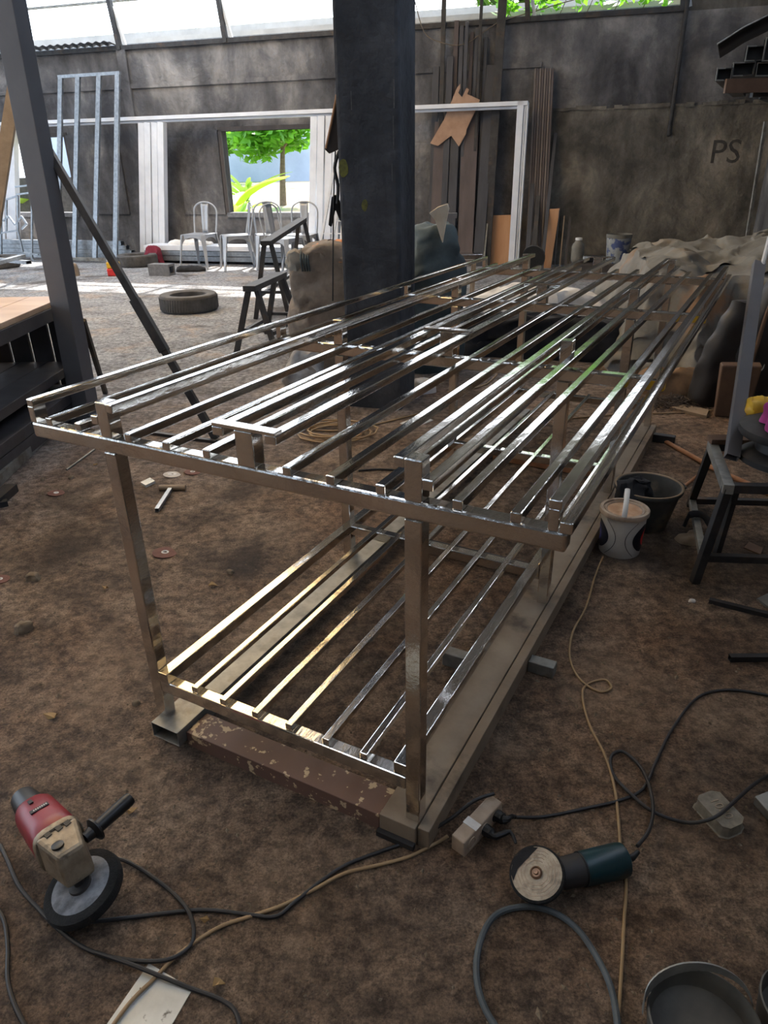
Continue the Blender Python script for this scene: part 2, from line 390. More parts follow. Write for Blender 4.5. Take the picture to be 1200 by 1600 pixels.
# cracked ledge of the upper band
lg = MB(); q0 = [Bd(2.6 + i * .115, .0, 2.31) for i in range(31)]
for i in range(30):
    if random.random() < .75: lg.hexa([p for z in (2.285 + random.random() * .02, 2.33 + random.random() * .03) for p in (q0[i] + VV((0, 0, z - 2.31)), q0[i + 1] + VV((0, 0, z - 2.31)), q0[i + 1] + NU * .055 + VV((0, 0, z - 2.31)), q0[i] + NU * .055 + VV((0, 0, z - 2.31)))])
lg.build('broken_ledge', M_wallrough, wback)
cap = MB(); cap.bar(Bd(-16, -.05, 3.53), Bd(4.6, -.05, 3.53), .2, .07); cap.build('cap_beam', M_dark, wback)
rib = MB(); wall_piece(rib, -4.92, -4.74, 0, TOP, 0, .05); rib.build('wall_pier', M_wall, wback)
rib = MB(); wall_piece(rib, -16, 2.6, 2.9, 2.97, 0, .03); rib.build('plaster_band', M_wall, wback)
for s0, s1 in ((-8.0, -6.4), (-3.02, -.95), (-12.5, -10.5)):
    si = MB(); wall_piece(si, s0 - .03, s1 + .03, SILL - .05, SILL + .03, -.2, .05); si.build('window_sill', M_conc, wback)
    jb = MB(); wall_piece(jb, s0 - .07, s0, SILL, HEAD + .03, -.17, .02); wall_piece(jb, s1, s1 + .07, SILL, HEAD + .03, -.17, .02); wall_piece(jb, s0 - .07, s1 + .07, HEAD, HEAD + .07, -.17, .02); jb.build('window_jamb', M_ply_dark, wback)
# old shutter board fixed beside the middle opening
sh = MB(); wall_piece(sh, -3.95, -3.1, SILL, HEAD + .02, 0, .03); sh.build('shutter_board', M_wall, wback)
sh = MB(); wall_piece(sh, -6.35, -5.2, SILL, HEAD + .02, 0, .03); sh.build('shutter_board', M_wall, wback)
# letters smeared on the plaster
ps = MB(); ps.text('PS', .46, Bd(5.45, .037, 1.66), EU, (0, 0, 1), .002); o = ps.build('painted_letters', mat('soot_letters', L(52, 49, 47), L(84, 79, 73), scale=9, rough=.95), wback); o['label'] = 'dark smeared letters PS'
# right wall, dark lattice side
wr = MB(); wr.hexa([Bd(6.05, -.2, -.1), Bd(6.05, 22, -.1), Bd(6.2, 22, -.1), Bd(6.2, -.2, -.1), Bd(6.05, -.2, 4.6), Bd(6.05, 22, 4.6), Bd(6.2, 22, 4.6), Bd(6.2, -.2, 4.6)])
struct(wr.build('wall_right', M_wall))
wf = MB(); wall_piece(wf, -16, 6.2, -.1, 5.0, 21.8, 22); struct(wf.build('wall_front', M_wall))

# roof: dark sheets with a few pale translucent sheets, open strip above the far wall
def zr(d): return 5.2 + (d + .5) * .13 if d < 11 else 5.2 + 11.5 * .13 - (d - 11) * .13
SKY = [(-7.6, -6.6, .6, 7.0), (-6.4, -5.4, .6, 7.0), (-4.9, -3.9, .6, 3.4), (-3.7, -2.7, .6, 3.4), (-2.5, -1.5, .6, 3.4), (-4.9, -3.9, 3.4, 8.6), (-3.7, -2.7, 3.4, 8.6), (-2.5, -1.5, 3.4, 8.6), (-1.3, -.3, 3.0, 8.6), (-.1, .5, 3.4, 8.0), (-6.0, -5.0, 8.6, 13.0), (.4, 1.4, 9.2, 13.5), (-3.2, -2.2, 11, 17)]
rf = MB(); sx = sorted({-16.0, 6.2} | {v for k in SKY for v in k[:2]}); dx = sorted({-.5, 11.0, 22.0} | {v for k in SKY for v in k[2:]})
sl = MB(); slw = MB()
for i in range(len(sx) - 1):
    for j in range(len(dx) - 1):
        cs, cdd = (sx[i] + sx[i + 1]) / 2, (dx[j] + dx[j + 1]) / 2
        hit = any(a < cs < b and c < cdd < d for a, b, c, d in SKY)
        ((sl if (cdd > 3.0 and -5 < cs < .6) else slw) if hit else rf).add([Bd(sx[i], dx[j], zr(dx[j])), Bd(sx[i + 1], dx[j], zr(dx[j])), Bd(sx[i + 1], dx[j + 1], zr(dx[j + 1])), Bd(sx[i], dx[j + 1], zr(dx[j + 1]))], [(0, 1, 2, 3)])
ceil = struct(rf.build('ceiling', M_roof))
def sheet_mat(name, c1, c2):
    m = bpy.data.materials.new(name); m.use_nodes = True; t = m.node_tree; t.nodes.clear()
    a = t.nodes.new('ShaderNodeBsdfTranslucent'); nzz = t.nodes.new('ShaderNodeTexNoise'); nzz.inputs['Scale'].default_value = 1.5; rr = t.nodes.new('ShaderNodeValToRGB'); rr.color_ramp.elements[0].color = c1; rr.color_ramp.elements[1].color = c2
    t.links.new(nzz.outputs[0], rr.inputs[0]); t.links.new(rr.outputs[0], a.inputs[0]); oo = t.nodes.new('ShaderNodeOutputMaterial'); t.links.new(a.outputs[0], oo.inputs[0]); return m
sl.build('amber_skylight_sheet', sheet_mat('amber_fibreglass', (.9, .54, .19, 1), (.95, .7, .36, 1)), ceil)
slw.build('clear_skylight_sheet', sheet_mat('clear_fibreglass', (.72, .8, .88, 1), (.84, .9, .96, 1)), ceil)
# trusses and purlins near the open strip
for d, z in ((-.45, 5.12), (2.4, zr(2.4) - .08), (5, zr(5) - .08)):
    MB().bar(Bd(-16, d, z), Bd(6.1, d, z), .07, .12).build('purlin', M_dark, ceil)
M_lite = mat('pale_purlin', L(190, 190, 188), L(216, 216, 214), scale=3, rough=.6)
for k, (z, d, h, mm) in enumerate(((3.68, -.5, .10, M_lite), (4.28, -.3, .035, M_galvdull), (3.9, -1.4, .14, M_lite), (3.6, -.25, .04, M_galv))):
    MB().bar(Bd(-16, d, z), Bd(4.6, d, z), .05, h).build('outer_purlin', mm, ceil)
for s in (-8.6, -4.85, -2.75, 2.35, 4.55):
    MB().bar(Bd(s, .02, 3.5), Bd(s - .17, .02, 5.2), .07, .09, NU).build('clerestory_post', M_dark, ceil)
    MB().bar(Bd(s + .1, -.02, 3.55), Bd(s - .42 + .1, -.02, 5.2), .045, .05, NU).build('clerestory_brace', M_lite, ceil)
# corrugated strip on the wall cap at the left
cs = MB(); ns = 90
cs.grid(lambda u, v: Bd(-8.6 + u * 3.7, .02 + v * .22, 3.58 + .03 * v + .012 * math.sin(u * ns * 1.6)), 240, 2); cs.build('corrugated_strip', M_galv, wback, solid=.003)
tag(MB().bar(Bd(4.6, .05, 1.9), Bd(4.6, .05, 4.4), .06, .06, NU).build('downpipe', M_dark, bevel=.02), 'thin dark vertical pipe running down the scorched far wall', 'pipe')

# ================================================================ OUTSIDE
def gz(d): return max(-.1, min((d - 1.5) * .085, 1.0))
gm = MB(); gm.grid(lambda u, v: Bd(-30 + u * 50, -.16 - v * 34, gz(v * 34)), 24, 40)
M_yard = mat('sunny_yard', L(150, 132, 104), L(176, 160, 132), scale=.8, rough=.95, c3=L(96, 124, 62), s3=.35, t3=(.5, .58), coord='Object')
struct(gm.build('ground_outside', M_yard))
def leaf_blob(mb, c, r, n, size, seed=0, fl=.7):
    rd = random.Random(seed)
    for _ in range(n):
        d = VV((rd.gauss(0, 1), rd.gauss(0, 1), rd.gauss(0, 1))).normalized() * r * rd.random() ** .4; d.z *= fl
        p = VV(c) + d; a = VV((rd.gauss(0, 1), rd.gauss(0, 1), rd.gauss(0, .6))).normalized(); b = a.cross(VV((rd.gauss(0, 1), rd.gauss(0, 1), 1))).normalized()
        s = size * (.6 + .8 * rd.random())
        mb.add([p - a * s, p + b * s * .45, p + a * s, p - b * s * .45], [(0, 1, 2, 3)])
M_leafd = leafmat('leaf_dark', L(44, 72, 28), L(70, 104, 40))
def tree(name, label, s, d, h, cr, nl, seed, group=None, lean=.15, ls=.16, lm=None):
    z0 = gz(-d); base = Bd(s, d, z0); t = thing(name, label, 'tree', base, 0, group)
    MB().tube([base - VV((0, 0, .1)), base + VV((lean * .4, 0, h * .3)), base + VV((lean, 0, h * .62))], [.11, .1, .09, .08, .07, .06, .05], 8, sm=3).build('trunk', M_bark, t, True)
    bm_ = MB(); rd = random.Random(seed)
    for k in range(5):
        an = k * 1.3 + rd.random(); bm_.tube([base + VV((lean * .8, 0, h * .5)), base + VV((lean + math.cos(an) * cr * .6, math.sin(an) * cr * .6, h * .62 + cr * .5 * rd.random()))], [.045, .02], 6)
    bm_.build('branch', M_bark, t)
    lf = MB()
    for k in range(9):
        leaf_blob(lf, base + VV((lean + rd.gauss(0, cr * .45), rd.gauss(0, cr * .45), h * .72 + rd.gauss(0, cr * .3))), cr * .62, nl // 9, ls, seed * 31 + k)
    o = lf.build('foliage', lm or M_leaf, t); o['kind'] = 'stuff'
    return t
p = WP(440, 292, -8.0); tree('garden_tree', 'young green tree with grey trunk seen through the middle wall opening', p[0], -8.0, 3.0, 1.15, 2600, 3)
p = WP(330, 210, -14); tree('garden_tree', 'pale leafy tree rising behind the slim trunked one, left of the opening', p[0], -14, 2.5, 1.2, 2000, 5, ls=.2)
tree('vine_tree', 'bright green tree standing over the far wall above the downpipe', 3.0, -3.6, 5.4, 2.0, 5200, 8, ls=.2, lm=M_leafd)
tree('vine_tree', 'bright green tree outside at the far right corner of the wall', 8.4, -5.0, 5.2, 2.0, 3200, 9, ls=.22, lm=M_leafd)
def blade_plant(name, label, px, py, d, n, ln, wd, m, seed, up=.9):
    s, z = WP(px, py, d); z0 = gz(-d); base = Bd(s, d, z0); rd = random.Random(seed)
    t = thing(name, label, 'plant', base)
    MB().tube([base - VV((0, 0, .05)), base + VV((.02, 0, ln * .25))], ln * .045, 8).build('stem', m, t, True)
    for k in range(n):
        an = rd.random() * 6.28; el = up * (.5 + .6 * rd.random()); l_ = ln * (.7 + .5 * rd.random()); h = VV((math.cos(an), math.sin(an), 0)); sd_ = VV((-h.y, h.x, 0))
        mb = MB()
        def fn(u, v):
            q = base + VV((0, 0, ln * .22)) + h * l_ * v * math.cos(el * (1 - v * .8)) + VV((0, 0, 1)) * l_ * (v * math.sin(el) - .35 * v * v)
            ww = wd * math.sin(PI * min(max(v * .93 + .04, 0), 1)) ** .7
            return q + sd_ * ww * (u - .5) + VV((0, 0, 1)) * abs(u - .5) * ww * .5
        mb.grid(fn, 5, 9); mb.build('leaf', m, t, True)
    return t
blade_plant('banana_plant', 'broad leaved banana plant beyond the left wall opening beside the steel post', 92, 330, -2.2, 9, 1.6, .42, M_banana, 2, 1.2)
blade_plant('banana_plant', 'pale broad leaved banana plant at the left edge of the middle opening', 362, 330, -2.6, 8, 1.5, .36, M_banana, 4, 1.2)
blade_plant('young_palm', 'small spiky palm right of the banana plant in the middle opening', 388, 330, -6.4, 16, 1.35, .13, M_banana, 6, 1.0)
blade_plant('young_palm', 'low spiky plant behind the sill of the left opening', 60, 332, -1.6, 12, .6, .09, M_grass, 7, 1.0)
gr = MB(); leaf_blob(gr, Bd(-2.3, -9.5, .75), 2.6, 2600, .16, 12, .16); leaf_blob(gr, Bd(-7.4, -3.0, .25), 1.6, 900, .1, 13, .2)
o = gr.build('garden_grass', M_grass); tag(o, 'low bright green grass growing in the sunny yard', 'grass'); o['kind'] = 'stuff'
M_render = mat('white_render', L(150, 160, 178), L(172, 182, 198), scale=1, rough=.9)
hb = MB(); hb.hexa([Bd(-22, -17, .5), Bd(2, -17, .5), Bd(2, -17.2, .5), Bd(-22, -17.2, .5), Bd(-22, -17, 3.3), Bd(2, -17, 3.3), Bd(2, -17.2, 3.3), Bd(-22, -17.2, 3.3)])
tag(hb.build('boundary_wall', M_render), 'long pale rendered boundary wall across the sunny yard', 'wall')
hb = MB(); hb.hexa([Bd(-9.4, -1.3, -.1), Bd(-6.1, -1.3, -.1), Bd(-6.1, -1.45, -.1), Bd(-9.4, -1.45, -.1), Bd(-9.4, -1.3, 1.45), Bd(-6.1, -1.3, 1.45), Bd(-6.1, -1.45, 1.45), Bd(-9.4, -1.45, 1.45)])
tag(hb.build('garden_wall', M_conc), 'low grey garden wall just outside the left wall opening', 'wall')
# vines on the wall top
vn = thing('wall_vine', 'bright green vine hanging over the clerestory above the long flat wall', 'vine', Bd(3.2, -.35, 3.55))
lv = MB(); rd = random.Random(4)
for k in range(70):
    s = 1.9 + rd.random() * 2.5; leaf_blob(lv, Bd(s, -.3 + .2 * rd.random(), 3.66 + rd.random() * .65 * min(1, (s - 1.7) / 1.0)), .12, 5, .075, k)
lv.build('leaves', M_leaf, vn)['kind'] = 'stuff'
vs_ = MB()
vs_.tube([Bd(.6, .1, 3.85), Bd(.75, .12, 3.45), Bd(1.0, .14, 3.3), Bd(1.4, .12, 3.25), Bd(1.9, .1, 3.5), Bd(2.4, 0, 3.62), Bd(3.3, -.2, 3.8), Bd(4.2, -.2, 3.7)], .008, 5, sm=4)
for k in range(6): vs_.tube([Bd(2 + k * .4, -.2, 3.6), Bd(2.1 + k * .4, -.2, 3.9), Bd(1.95 + k * .4, -.25, 4.3)], .006, 4, sm=3)
vs_.build('stem', M_bark, vn)

# ================================================================ PILLAR
pb = W(597, 655); a_ = .30
pil = thing('pillar', 'thick soot black concrete pillar standing in the middle of the workshop', 'pillar', (0.01, 5.2, 0), -a_)
mb = MB(); mb.hexa([(-.205, -.235, -.02), (.205, -.235, -.02), (.205, .175, -.02), (-.205, .175, -.02), (-.205, -.235, 6.3), (.205, -.235, 6.3), (.205, .175, 6.3), (-.205, .175, 6.3)])
mb.build('shaft', M_pillar, pil, bevel=.025, local=True)
for (x, z0, z1, w_) in ((.165, 1.68, 1.86, .006), (.17, 1.9, 2.05, .008), (.155, 1.5, 1.6, .004), (-.1, 1.9, 2.0, .004)):
    MB().box(x, x + w_, -.2365, -.234, z0, z1).build('scrape_mark', mat('pale_scrape', L(66, 66, 67), L(92, 91, 90), scale=60, rough=.95), pil, local=True)
M_moss = mat('moss', L(66, 66, 40), L(104, 104, 46), scale=40, rough=.95)
for (x, z, sz, sd_) in ((-.165, 1.58, .045, 1), (-.03, 1.36, .03, 2)):
    q = [VV((x + math.cos(t * .52) * sz * .7 * (1 + .35 * noise.noise((t * 1.7, sd_, 0))), -.2355, z + math.sin(t * .52) * sz * 1.2 * (1 + .35 * noise.noise((t * 2.1, sd_, 5))))) for t in range(12)]
    MB().prism(q, (0, -.002, 0)).build('moss_patch', M_moss, pil, local=True)

# ================================================================ STAINLESS RACK
RA, RX, RY = .4986, -.9558, 1.8474
WD, RL, ZC, ZT, ZB, ZL = 1.469, 1.1309, .985, 1.077, .07, .21
rack = thing('steel_rack', 'long polished stainless steel rack with rows of square rails and a lower shelf', 'rack', (RX, RY, 0), -RA)
def R(u, v, z): return Matrix.Translation((RX, RY, 0)) @ Matrix.Rotation(-RA, 4, 'Z') @ VV((u, v, z))
def rpart(name, u0, u1, v0, v1, z0, z1, m=None, bev=.003, par=None):
    return MB().box(u0, u1, v0, v1, z0, z1).build(name, m or M_steel, par or rack, bevel=bev, local=True)
VE = 3 * RL + .04
rnd = random.Random(11)
for k in range(4):
    v = k * RL
    c = rpart('cross_member', 0, WD, v, v + .04, ZC - .042, ZC, bev=.006)
    if k in (1, 2):
        s = rpart('sticker', WD - .002, WD + .0015, v + .004, v + .036, ZC - .036, ZC - .006, M_yel, 0, c); s['label'] = 'yellow paper sticker on the tube end'
        s = rpart('sticker', WD - .07, WD - .001, v - .0012, v + .001, ZC - .036, ZC - .006, M_yel, 0, c)
    for (a, b) in ((.267, .307), (1.135, 1.175)):
        rpart('leg', a, b, v, v + .04, ZB, ZC - .042)
        rpart('post', a, b, v, v + .04, ZC, ZT)
    rpart('stub_post', 0.0, .022, v, v + .04, ZC, ZC + .045, bev=.002)
    rpart('stub_post', 1.432, 1.452, v, v + .03, ZC, ZC + .045, bev=.002)
    rpart('stub_post', .708, .758, v - .0, v + .04, ZC, ZT - .006)
    rpart('crosspiece', .645, .82, v, v + .03, ZT - .006, ZT + .002, bev=.001)
    rpart('lower_cross_member', .307 if k else .307, 1.135, v, v + .04, ZL - .04, ZL, bev=.004)
def rail(u, w_, z, h, v0=0.0, v1=VE, name='rail'):
    rpart(name, u, u + w_, v0 + rnd.uniform(-.004, .004), v1 + rnd.uniform(-.01, .05), z, z + h, bev=.0025)
for u in (.063, .17, .352, .481, .604, .836, .949, 1.068, 1.239, 1.359): rail(u, .022, ZC, .022)
rail(1.455, .024, ZC, .024)                                             # outer edge rail
rail(0.0, .024, ZC + .045, .02); rail(1.431, .024, ZC + .045, .02)      # raised on stubs
rail(.307, .024, ZT - .022, .022); rail(.243, .024, ZC + .03, .024)     # beside the left posts
rail(1.111, .024, ZT - .022, .022); rail(1.175, .024, ZC + .03, .024)   # beside the right posts
rail(.645, .03, ZT - .028, .022); rail(.79, .03, ZT - .028, .022)       # under the middle crosspieces
for u in (.428, .537, .652, .764, .883, .998): rail(u, .022, ZL, .02, .004, VE - .04, 'shelf_rail')
rail(.307, .036, ZL, .036, .002, VE - .04, 'shelf_side_beam'); rail(1.099, .036, ZL, .036, .002, VE - .04, 'shelf_side_beam')
# ---- beams it stands on
def hol(name, p0, p1, w_, h_, t, m, label, cat, group=None):
    return tag(MB().hollow(p0, p1, w_, h_, t).build(name, m, bevel=.002), label, cat, group)
M_beamw = mat('wood_look_tube', L(122, 106, 88), L(152, 136, 116), scale=6, rough=.62, stretch=(1, 1, 1), c3=L(84, 72, 60), s3=5, bump=.0006, bscale=50)
rb = thing('support_beam', 'long dusty beam under the right legs of the steel rack', 'beam', R(1.14, -.02, 0), -RA)
def RP(parent, name, m, bev, *b):
    mb = MB(); x0, x1, y0, y1, z0, z1 = b; mb.hexa([R(x0, y0, z0), R(x1, y0, z0), R(x1, y1, z0), R(x0, y1, z0), R(x0, y0, z1), R(x1, y0, z1), R(x1, y1, z1), R(x0, y1, z1)]); return mb.build(name, m, parent, bevel=bev)
RP(rb, 'plate', M_beamw, .002, 1.068, 1.172, -.02, 3.46, .004, ZB)
RP(rb, 'edge_flange', M_beamw, .002, 1.175, 1.207, -.01, 3.46, .0, ZB - .003)
RP(rb, 'end_lip', M_dark, .0, 1.065, 1.173, -.035, -.0205, .003, .02)
hol('support_beam', R(.333, -.04, .042), R(.333, 3.42, .042), .107, .055, .003, M_galvdull, 'pale hollow steel tube under the left legs of the rack, open end in front', 'beam')
RP(None, 'support_beam', M_paint, .002, .392, 1.063, -.012, .082, 0, .055)
tag(bpy.data.objects['support_beam.002'], 'brown painted beam with flaking paint lying across under the rack front', 'beam')
for i, (u0, u1, v, h, lab) in enumerate(((.93, 1.062, .70, .055, 'short steel tube offcut under the rack left of the right beam'), (1.21, 1.30, .80, .045, 'short bright tube stub poking out right of the long dusty beam'), (1.211, 1.34, 3.32, .05, 'dark bearer stub at the far end of the long dusty beam'))):
    tag(RP(None, 'tube_offcut', M_galvdull if i < 2 else M_dark, .003, u0, u1, v, v + .045, 0, h), lab, 'tube')
hol('cross_bearer', R(.42, 2.62, .03), R(1.05, 2.62, .03), .06, .05, .003, M_rust, 'rusty bearer tube lying across under the far half of the rack', 'tube')
hol('cross_bearer', R(.42, 1.42, .03), R(1.05, 1.42, .03), .05, .045, .003, M_dark, 'dark bearer tube lying across under the middle of the rack', 'tube')

# ================================================================ FOREGROUND TOOLS
# ---- red grinder: gear head toward the lower right, motor body toward the upper left
G0 = W(98, 1322, .12); 
ax = (W(14, 1222, .075) - W(105, 1335, .16)); ax.normalize()                  # toward the tail
gt = thing('angle_polisher', 'large red angle polisher with black side handle lying on a wide buffing wheel', 'power tool', W(110, 1380))
hd = W(104, 1330, .155); tl = hd + ax * .235
sdv = ax.cross(VV((0, 0, 1))).normalized(); upv = sdv.cross(ax).normalized()
if sdv.x < 0: sdv = -sdv
upv = ax.cross(sdv).normalized()
if upv.z < 0: upv = -upv
def axlathe(prof, c, a, n=24, flat=1.0, sq=0):
    mb = MB(); x = sdv; a = a.normalized(); y = a.cross(x).normalized(); x = y.cross(a).normalized(); q = []
    for r, z in prof:
        for k in range(n):
            t = 2 * PI * k / n; ca, sa = math.cos(t), math.sin(t)
            if sq: ca, sa = math.copysign(abs(ca) ** sq, ca), math.copysign(abs(sa) ** sq, sa)
            q.append(c + a * z + x * r * ca + y * r * flat * sa)
    fs = []
    for i in range(len(prof) - 1):
        for k in range(n): l = (k + 1) % n; fs.append((i * n + k, i * n + l, (i + 1) * n + l, (i + 1) * n + k))
    fs += [tuple(range(n))[::-1], tuple((len(prof) - 1) * n + k for k in range(n))]
    return mb.add(q, fs)
body = axlathe([(.053, .045), (.056, .05), (.055, .09), (.052, .16), (.050, .205), (.042, .225), (.038, .228)], hd, ax, sq=.75).build('motor_body', M_red, gt, True)
axlathe([(.037, .225), (.037, .265), (.033, .305), (.024, .312)], hd, ax).build('rear_grip', M_blackp, gt, True)
axlathe([(.055, .03), (.057, .034), (.057, .046), (.052, .05)], hd, ax, sq=.6).build('gear_flange', M_alloy, gt, True)
hdm = MB(); 
def hp(a, s, u): return hd + ax * a + sdv * s + upv * u
hdm.hexa([hp(-.058, -.034, -.055), hp(-.058, .034, -.055), hp(.032, .052, -.045), hp(.032, -.052, -.045), hp(-.050, -.03, .03), hp(-.050, .03, .03), hp(.032, .05, .052), hp(.032, -.05, .052)])
hdm.build('gear_head', M_alloy, gt, bevel=.009)
MB().lathe([(.014, 0), (.014, .005), (.010, .006)], hp(-.018, -.016, .037), 20, upv).build('lock_button', M_blackp, gt, True)
vm = MB()
for k in (-.022, .004, .024): vm.bar(hp(.03, k, .0525), hp(.018, k + .003, .0485), .014, .004, upv)
vm.build('vent_slot', M_blackp, gt)
lbm = MB(); lbm.bar(hp(.14, -.022, .0535), hp(.14, .022, .0535), .014, .003, upv); lb_ = lbm.build('name_plate', M_ink, body)
lw = MB()
for k in range(7): lw.bar(hp(.1405, -.014 + k * .005, .0552), hp(.1405, -.011 + k * .005, .0552), .005, .0006, upv)
lw.build('name_plate_print', M_cloth, body)
swm = MB(); swm.bar(hp(.18, -.006, .051), hp(.197, -.006, .05), .010, .006, upv); swm.build('switch', M_blackp, body)
hnd0 = hp(-.008, .044, .008); hnd1 = W(204, 1247, .17)
hm = (hnd1 - hnd0)
axs = []
prof = [(.013, 0), (.016, .02), (.03, .028), (.03, .033), (.0155, .038), (.0165, .06), (.018, .12), (.0185, hm.length - .02), (.017, hm.length - .017), (.018, hm.length - .01), (.0155, hm.length)]
MB().lathe(prof, hnd0, 20, hm).build('side_handle', M_blackp, gt, True)
whc = W(131, 1396, .045); wax = (upv * .8 + VV((0, -.12, .8)) - ax * .1).normalized()
whc = hd - wax * .0 ; whc = W(131, 1388, .055); wax = (hp(-.025, 0, -.05) - whc); wax = (wax.normalized() * .2 + VV((-.28, -.16, 1))).normalized()
bw = MB(); bw.lathe([(.078, -.016), (.092, -.013), (.095, 0), (.092, .013), (.079, .0165)], whc, 40, wax); bw.build('buffing_wheel', M_soot, gt, True)
bw = MB(); bw.lathe([(.02, .0166), (.03, .018), (.05, .019), (.067, .0185), (.071, .0166)], whc, 40, wax, capb=False); bw.build('wheel_face', M_buffdark, gt, True)
sp = MB(); sp.tube([hp(-.022, 0, -.05), whc + wax * .02], .013, 12); sp.lathe([(.028, .017), (.026, .024), (.012, .026)], whc, 20, wax); sp.build('spindle', M_dark, gt, True)

# ---- teal grinder with cotton buff facing up
tg = thing('angle_grinder', 'teal angle grinder lying on its side with a cotton buffing disc', 'power tool', W(900, 1400))
c0 = W(850, 1366, .06); c1 = W(978, 1337, .048); gax = (c1 - c0).normalized()
def lat(prof, c, a, n=24): return MB().lathe(prof, c, n, a)
Lg = (c1 - c0).length
lat([(.03, .03), (.036, .045), (.038, .09), (.038, .1)], c0 - VV((0, 0, .012)), gax).build('gear_case', M_dark, tg, True)
lat([(.039, .1), (.040, .105), (.041, .15), (.042, Lg - .02), (.04, Lg - .006), (.031, Lg), (.012, Lg + .003)], c0 - VV((0, 0, .012)), gax).build('motor_body', M_teal, tg, True)
lat([(.0403, .099), (.0407, .0995), (.0407, .1025), (.0403, .103)], c0 - VV((0, 0, .012)), gax).build('body_seam', M_blackp, tg, True)
dn = (VV((0, 0, CH)) - W(840, 1366, .06)); dn = (dn.normalized() * .8 + VV((-.25, .1, .55))).normalized()
dc = W(839, 1366, .062)
lat([(.062, -.009), (.066, -.006), (.067, 0), (.066, .005), (.062, .008)], dc, dn, 40).build('disc_rim', M_soot, tg, True)
dk = lat([(.012, .0085), (.03, .0095), (.055, .0095), (.0605, .0085), (.061, .0075)], dc, dn, 40).build('cotton_disc', M_buff, tg, True)
rg = MB()
qx = dn.orthogonal().normalized(); qy = dn.cross(qx)
for rr_ in (.028, .036, .044, .052): rg.tube([dc + dn * .0095 + (qx * math.cos(t * .2) + qy * math.sin(t * .2)) * rr_ * (1 + .02 * math.sin(t * 1.9)) for t in range(31)], .0011, 4, closed=False)
rg.build('stitching', M_socket, dk)
st = MB(); q = [dc + dn * .0100 + qx * r * math.cos(t) + qy * r * math.sin(t) for t, r in ((.5, .058), (.8, .0615), (1.2, .0615), (1.7, .0615), (2.2, .0615), (2.5, .058), (2.0, .045), (1.2, .038))]
st.prism(q, dn * .0006); st.build('soot_smear', M_blackcloth, dk)
lat([(.014, .006), (.015, .012), (.011, .016), (.010, .013), (.006, .013), (.005, .018)], dc, dn, 20).build('spindle_nut', mat('bronze_nut', L(110, 84, 66), L(160, 128, 104), scale=30, rough=.4, metal=.8), tg, True)
lat([(.028, -.05), (.03, -.02), (.03, -.008)], dc, dn, 20).build('gear_head', M_dark, tg, True)
ws = MB(); e0 = c1 - VV((0, 0, .012)); ws.tube([e0, e0 + gax * .02 + VV((0, 0, .0)), e0 + gax * .035 + VV((.004, .01, .004))], [.011, .009, .007, .006], 10, sm=2); ws.build('strain_relief', M_blackp, tg, True)

# ---- power strip
pa, pb_ = W(722, 1312, .03), W(768, 1262, .03); pdv = (pb_ - pa).normalized(); psd = VV((pdv.y, -pdv.x, 0))
strip = thing('power_strip', 'dirty cream power strip with round sockets beside the front corner of the rack', 'power strip', (pa + pb_) / 2 * 1.0 - VV((0, 0, .03)))
def sp_(a, b, z): return pa + pdv * a + psd * b + VV((0, 0, z - .03))
ln = (pb_ - pa).length
mb = MB(); mb.hexa([sp_(-.02, -.02, 0), sp_(-.02, .024, 0), sp_(ln + .02, .024, 0), sp_(ln + .02, -.02, 0), sp_(-.02, -.02, .052), sp_(-.02, .02, .05), sp_(ln + .02, .02, .05), sp_(ln + .02, -.02, .052)])
hs = mb.build('housing', M_socket, strip, bevel=.004)
fn_ = (psd + VV((0, 0, .12))).normalized()
for k in range(3):
    c = sp_(ln * (.08 + .42 * k), .0225, .026); so = MB().lathe([(.0175, -.001), (.0175, .0015), (.015, .002), (.014, -.006), (.013, -.007)], c, 20, psd).build('socket', M_soot if k == 2 else M_socket, strip, True)
    if k == 0:
        h_ = MB()
        for s_ in (-1, 1): h_.lathe([(.0025, -.006), (.0025, -.0055)], c + pdv * .007 * s_, 8, psd)
        h_.build('socket_hole', M_ink, so)
tp = MB(); tp.hexa([sp_(.03, -.0205, .0515), sp_(.03, .021, .0502), sp_(.055, .021, .0502), sp_(.055, -.0205, .0525), sp_(.03, -.0205, .0527), sp_(.03, .021, .0512), sp_(.055, .021, .0512), sp_(.055, -.0205, .0535)]); tp.build('tape', M_cloth, hs)
sl_ = MB(); sl_.box(0, .001, 0, .001, 0, .001)
pl1 = sp_(ln * .5, .024, .027); p1e = W(812, 1318, .03)
pg = MB().tube([pl1, pl1 + psd * .02, pl1 + psd * .035 - VV((0, 0, .0)), W(797, 1300, .028), W(806, 1318, .02)], [.016, .015, .011, .009, .008, .006, .005, .004], 10, sm=3).build('plug', M_blackp)
tag(pg, 'black plug with long sleeve in the middle socket of the power strip', 'plug')
pl2 = sp_(ln * .92, .024, .03)
pg = MB().tube([pl2, pl2 + psd * .02, pl2 + psd * .03 + VV((0, 0, .006)), W(800, 1276, .03), W(806, 1277, .02)], [.016, .015, .012, .009, .007, .006, .0045], 10, sm=3).build('plug', M_blackp)
tag(pg, 'black plug in the end socket of the power strip, farthest from the rack', 'plug')

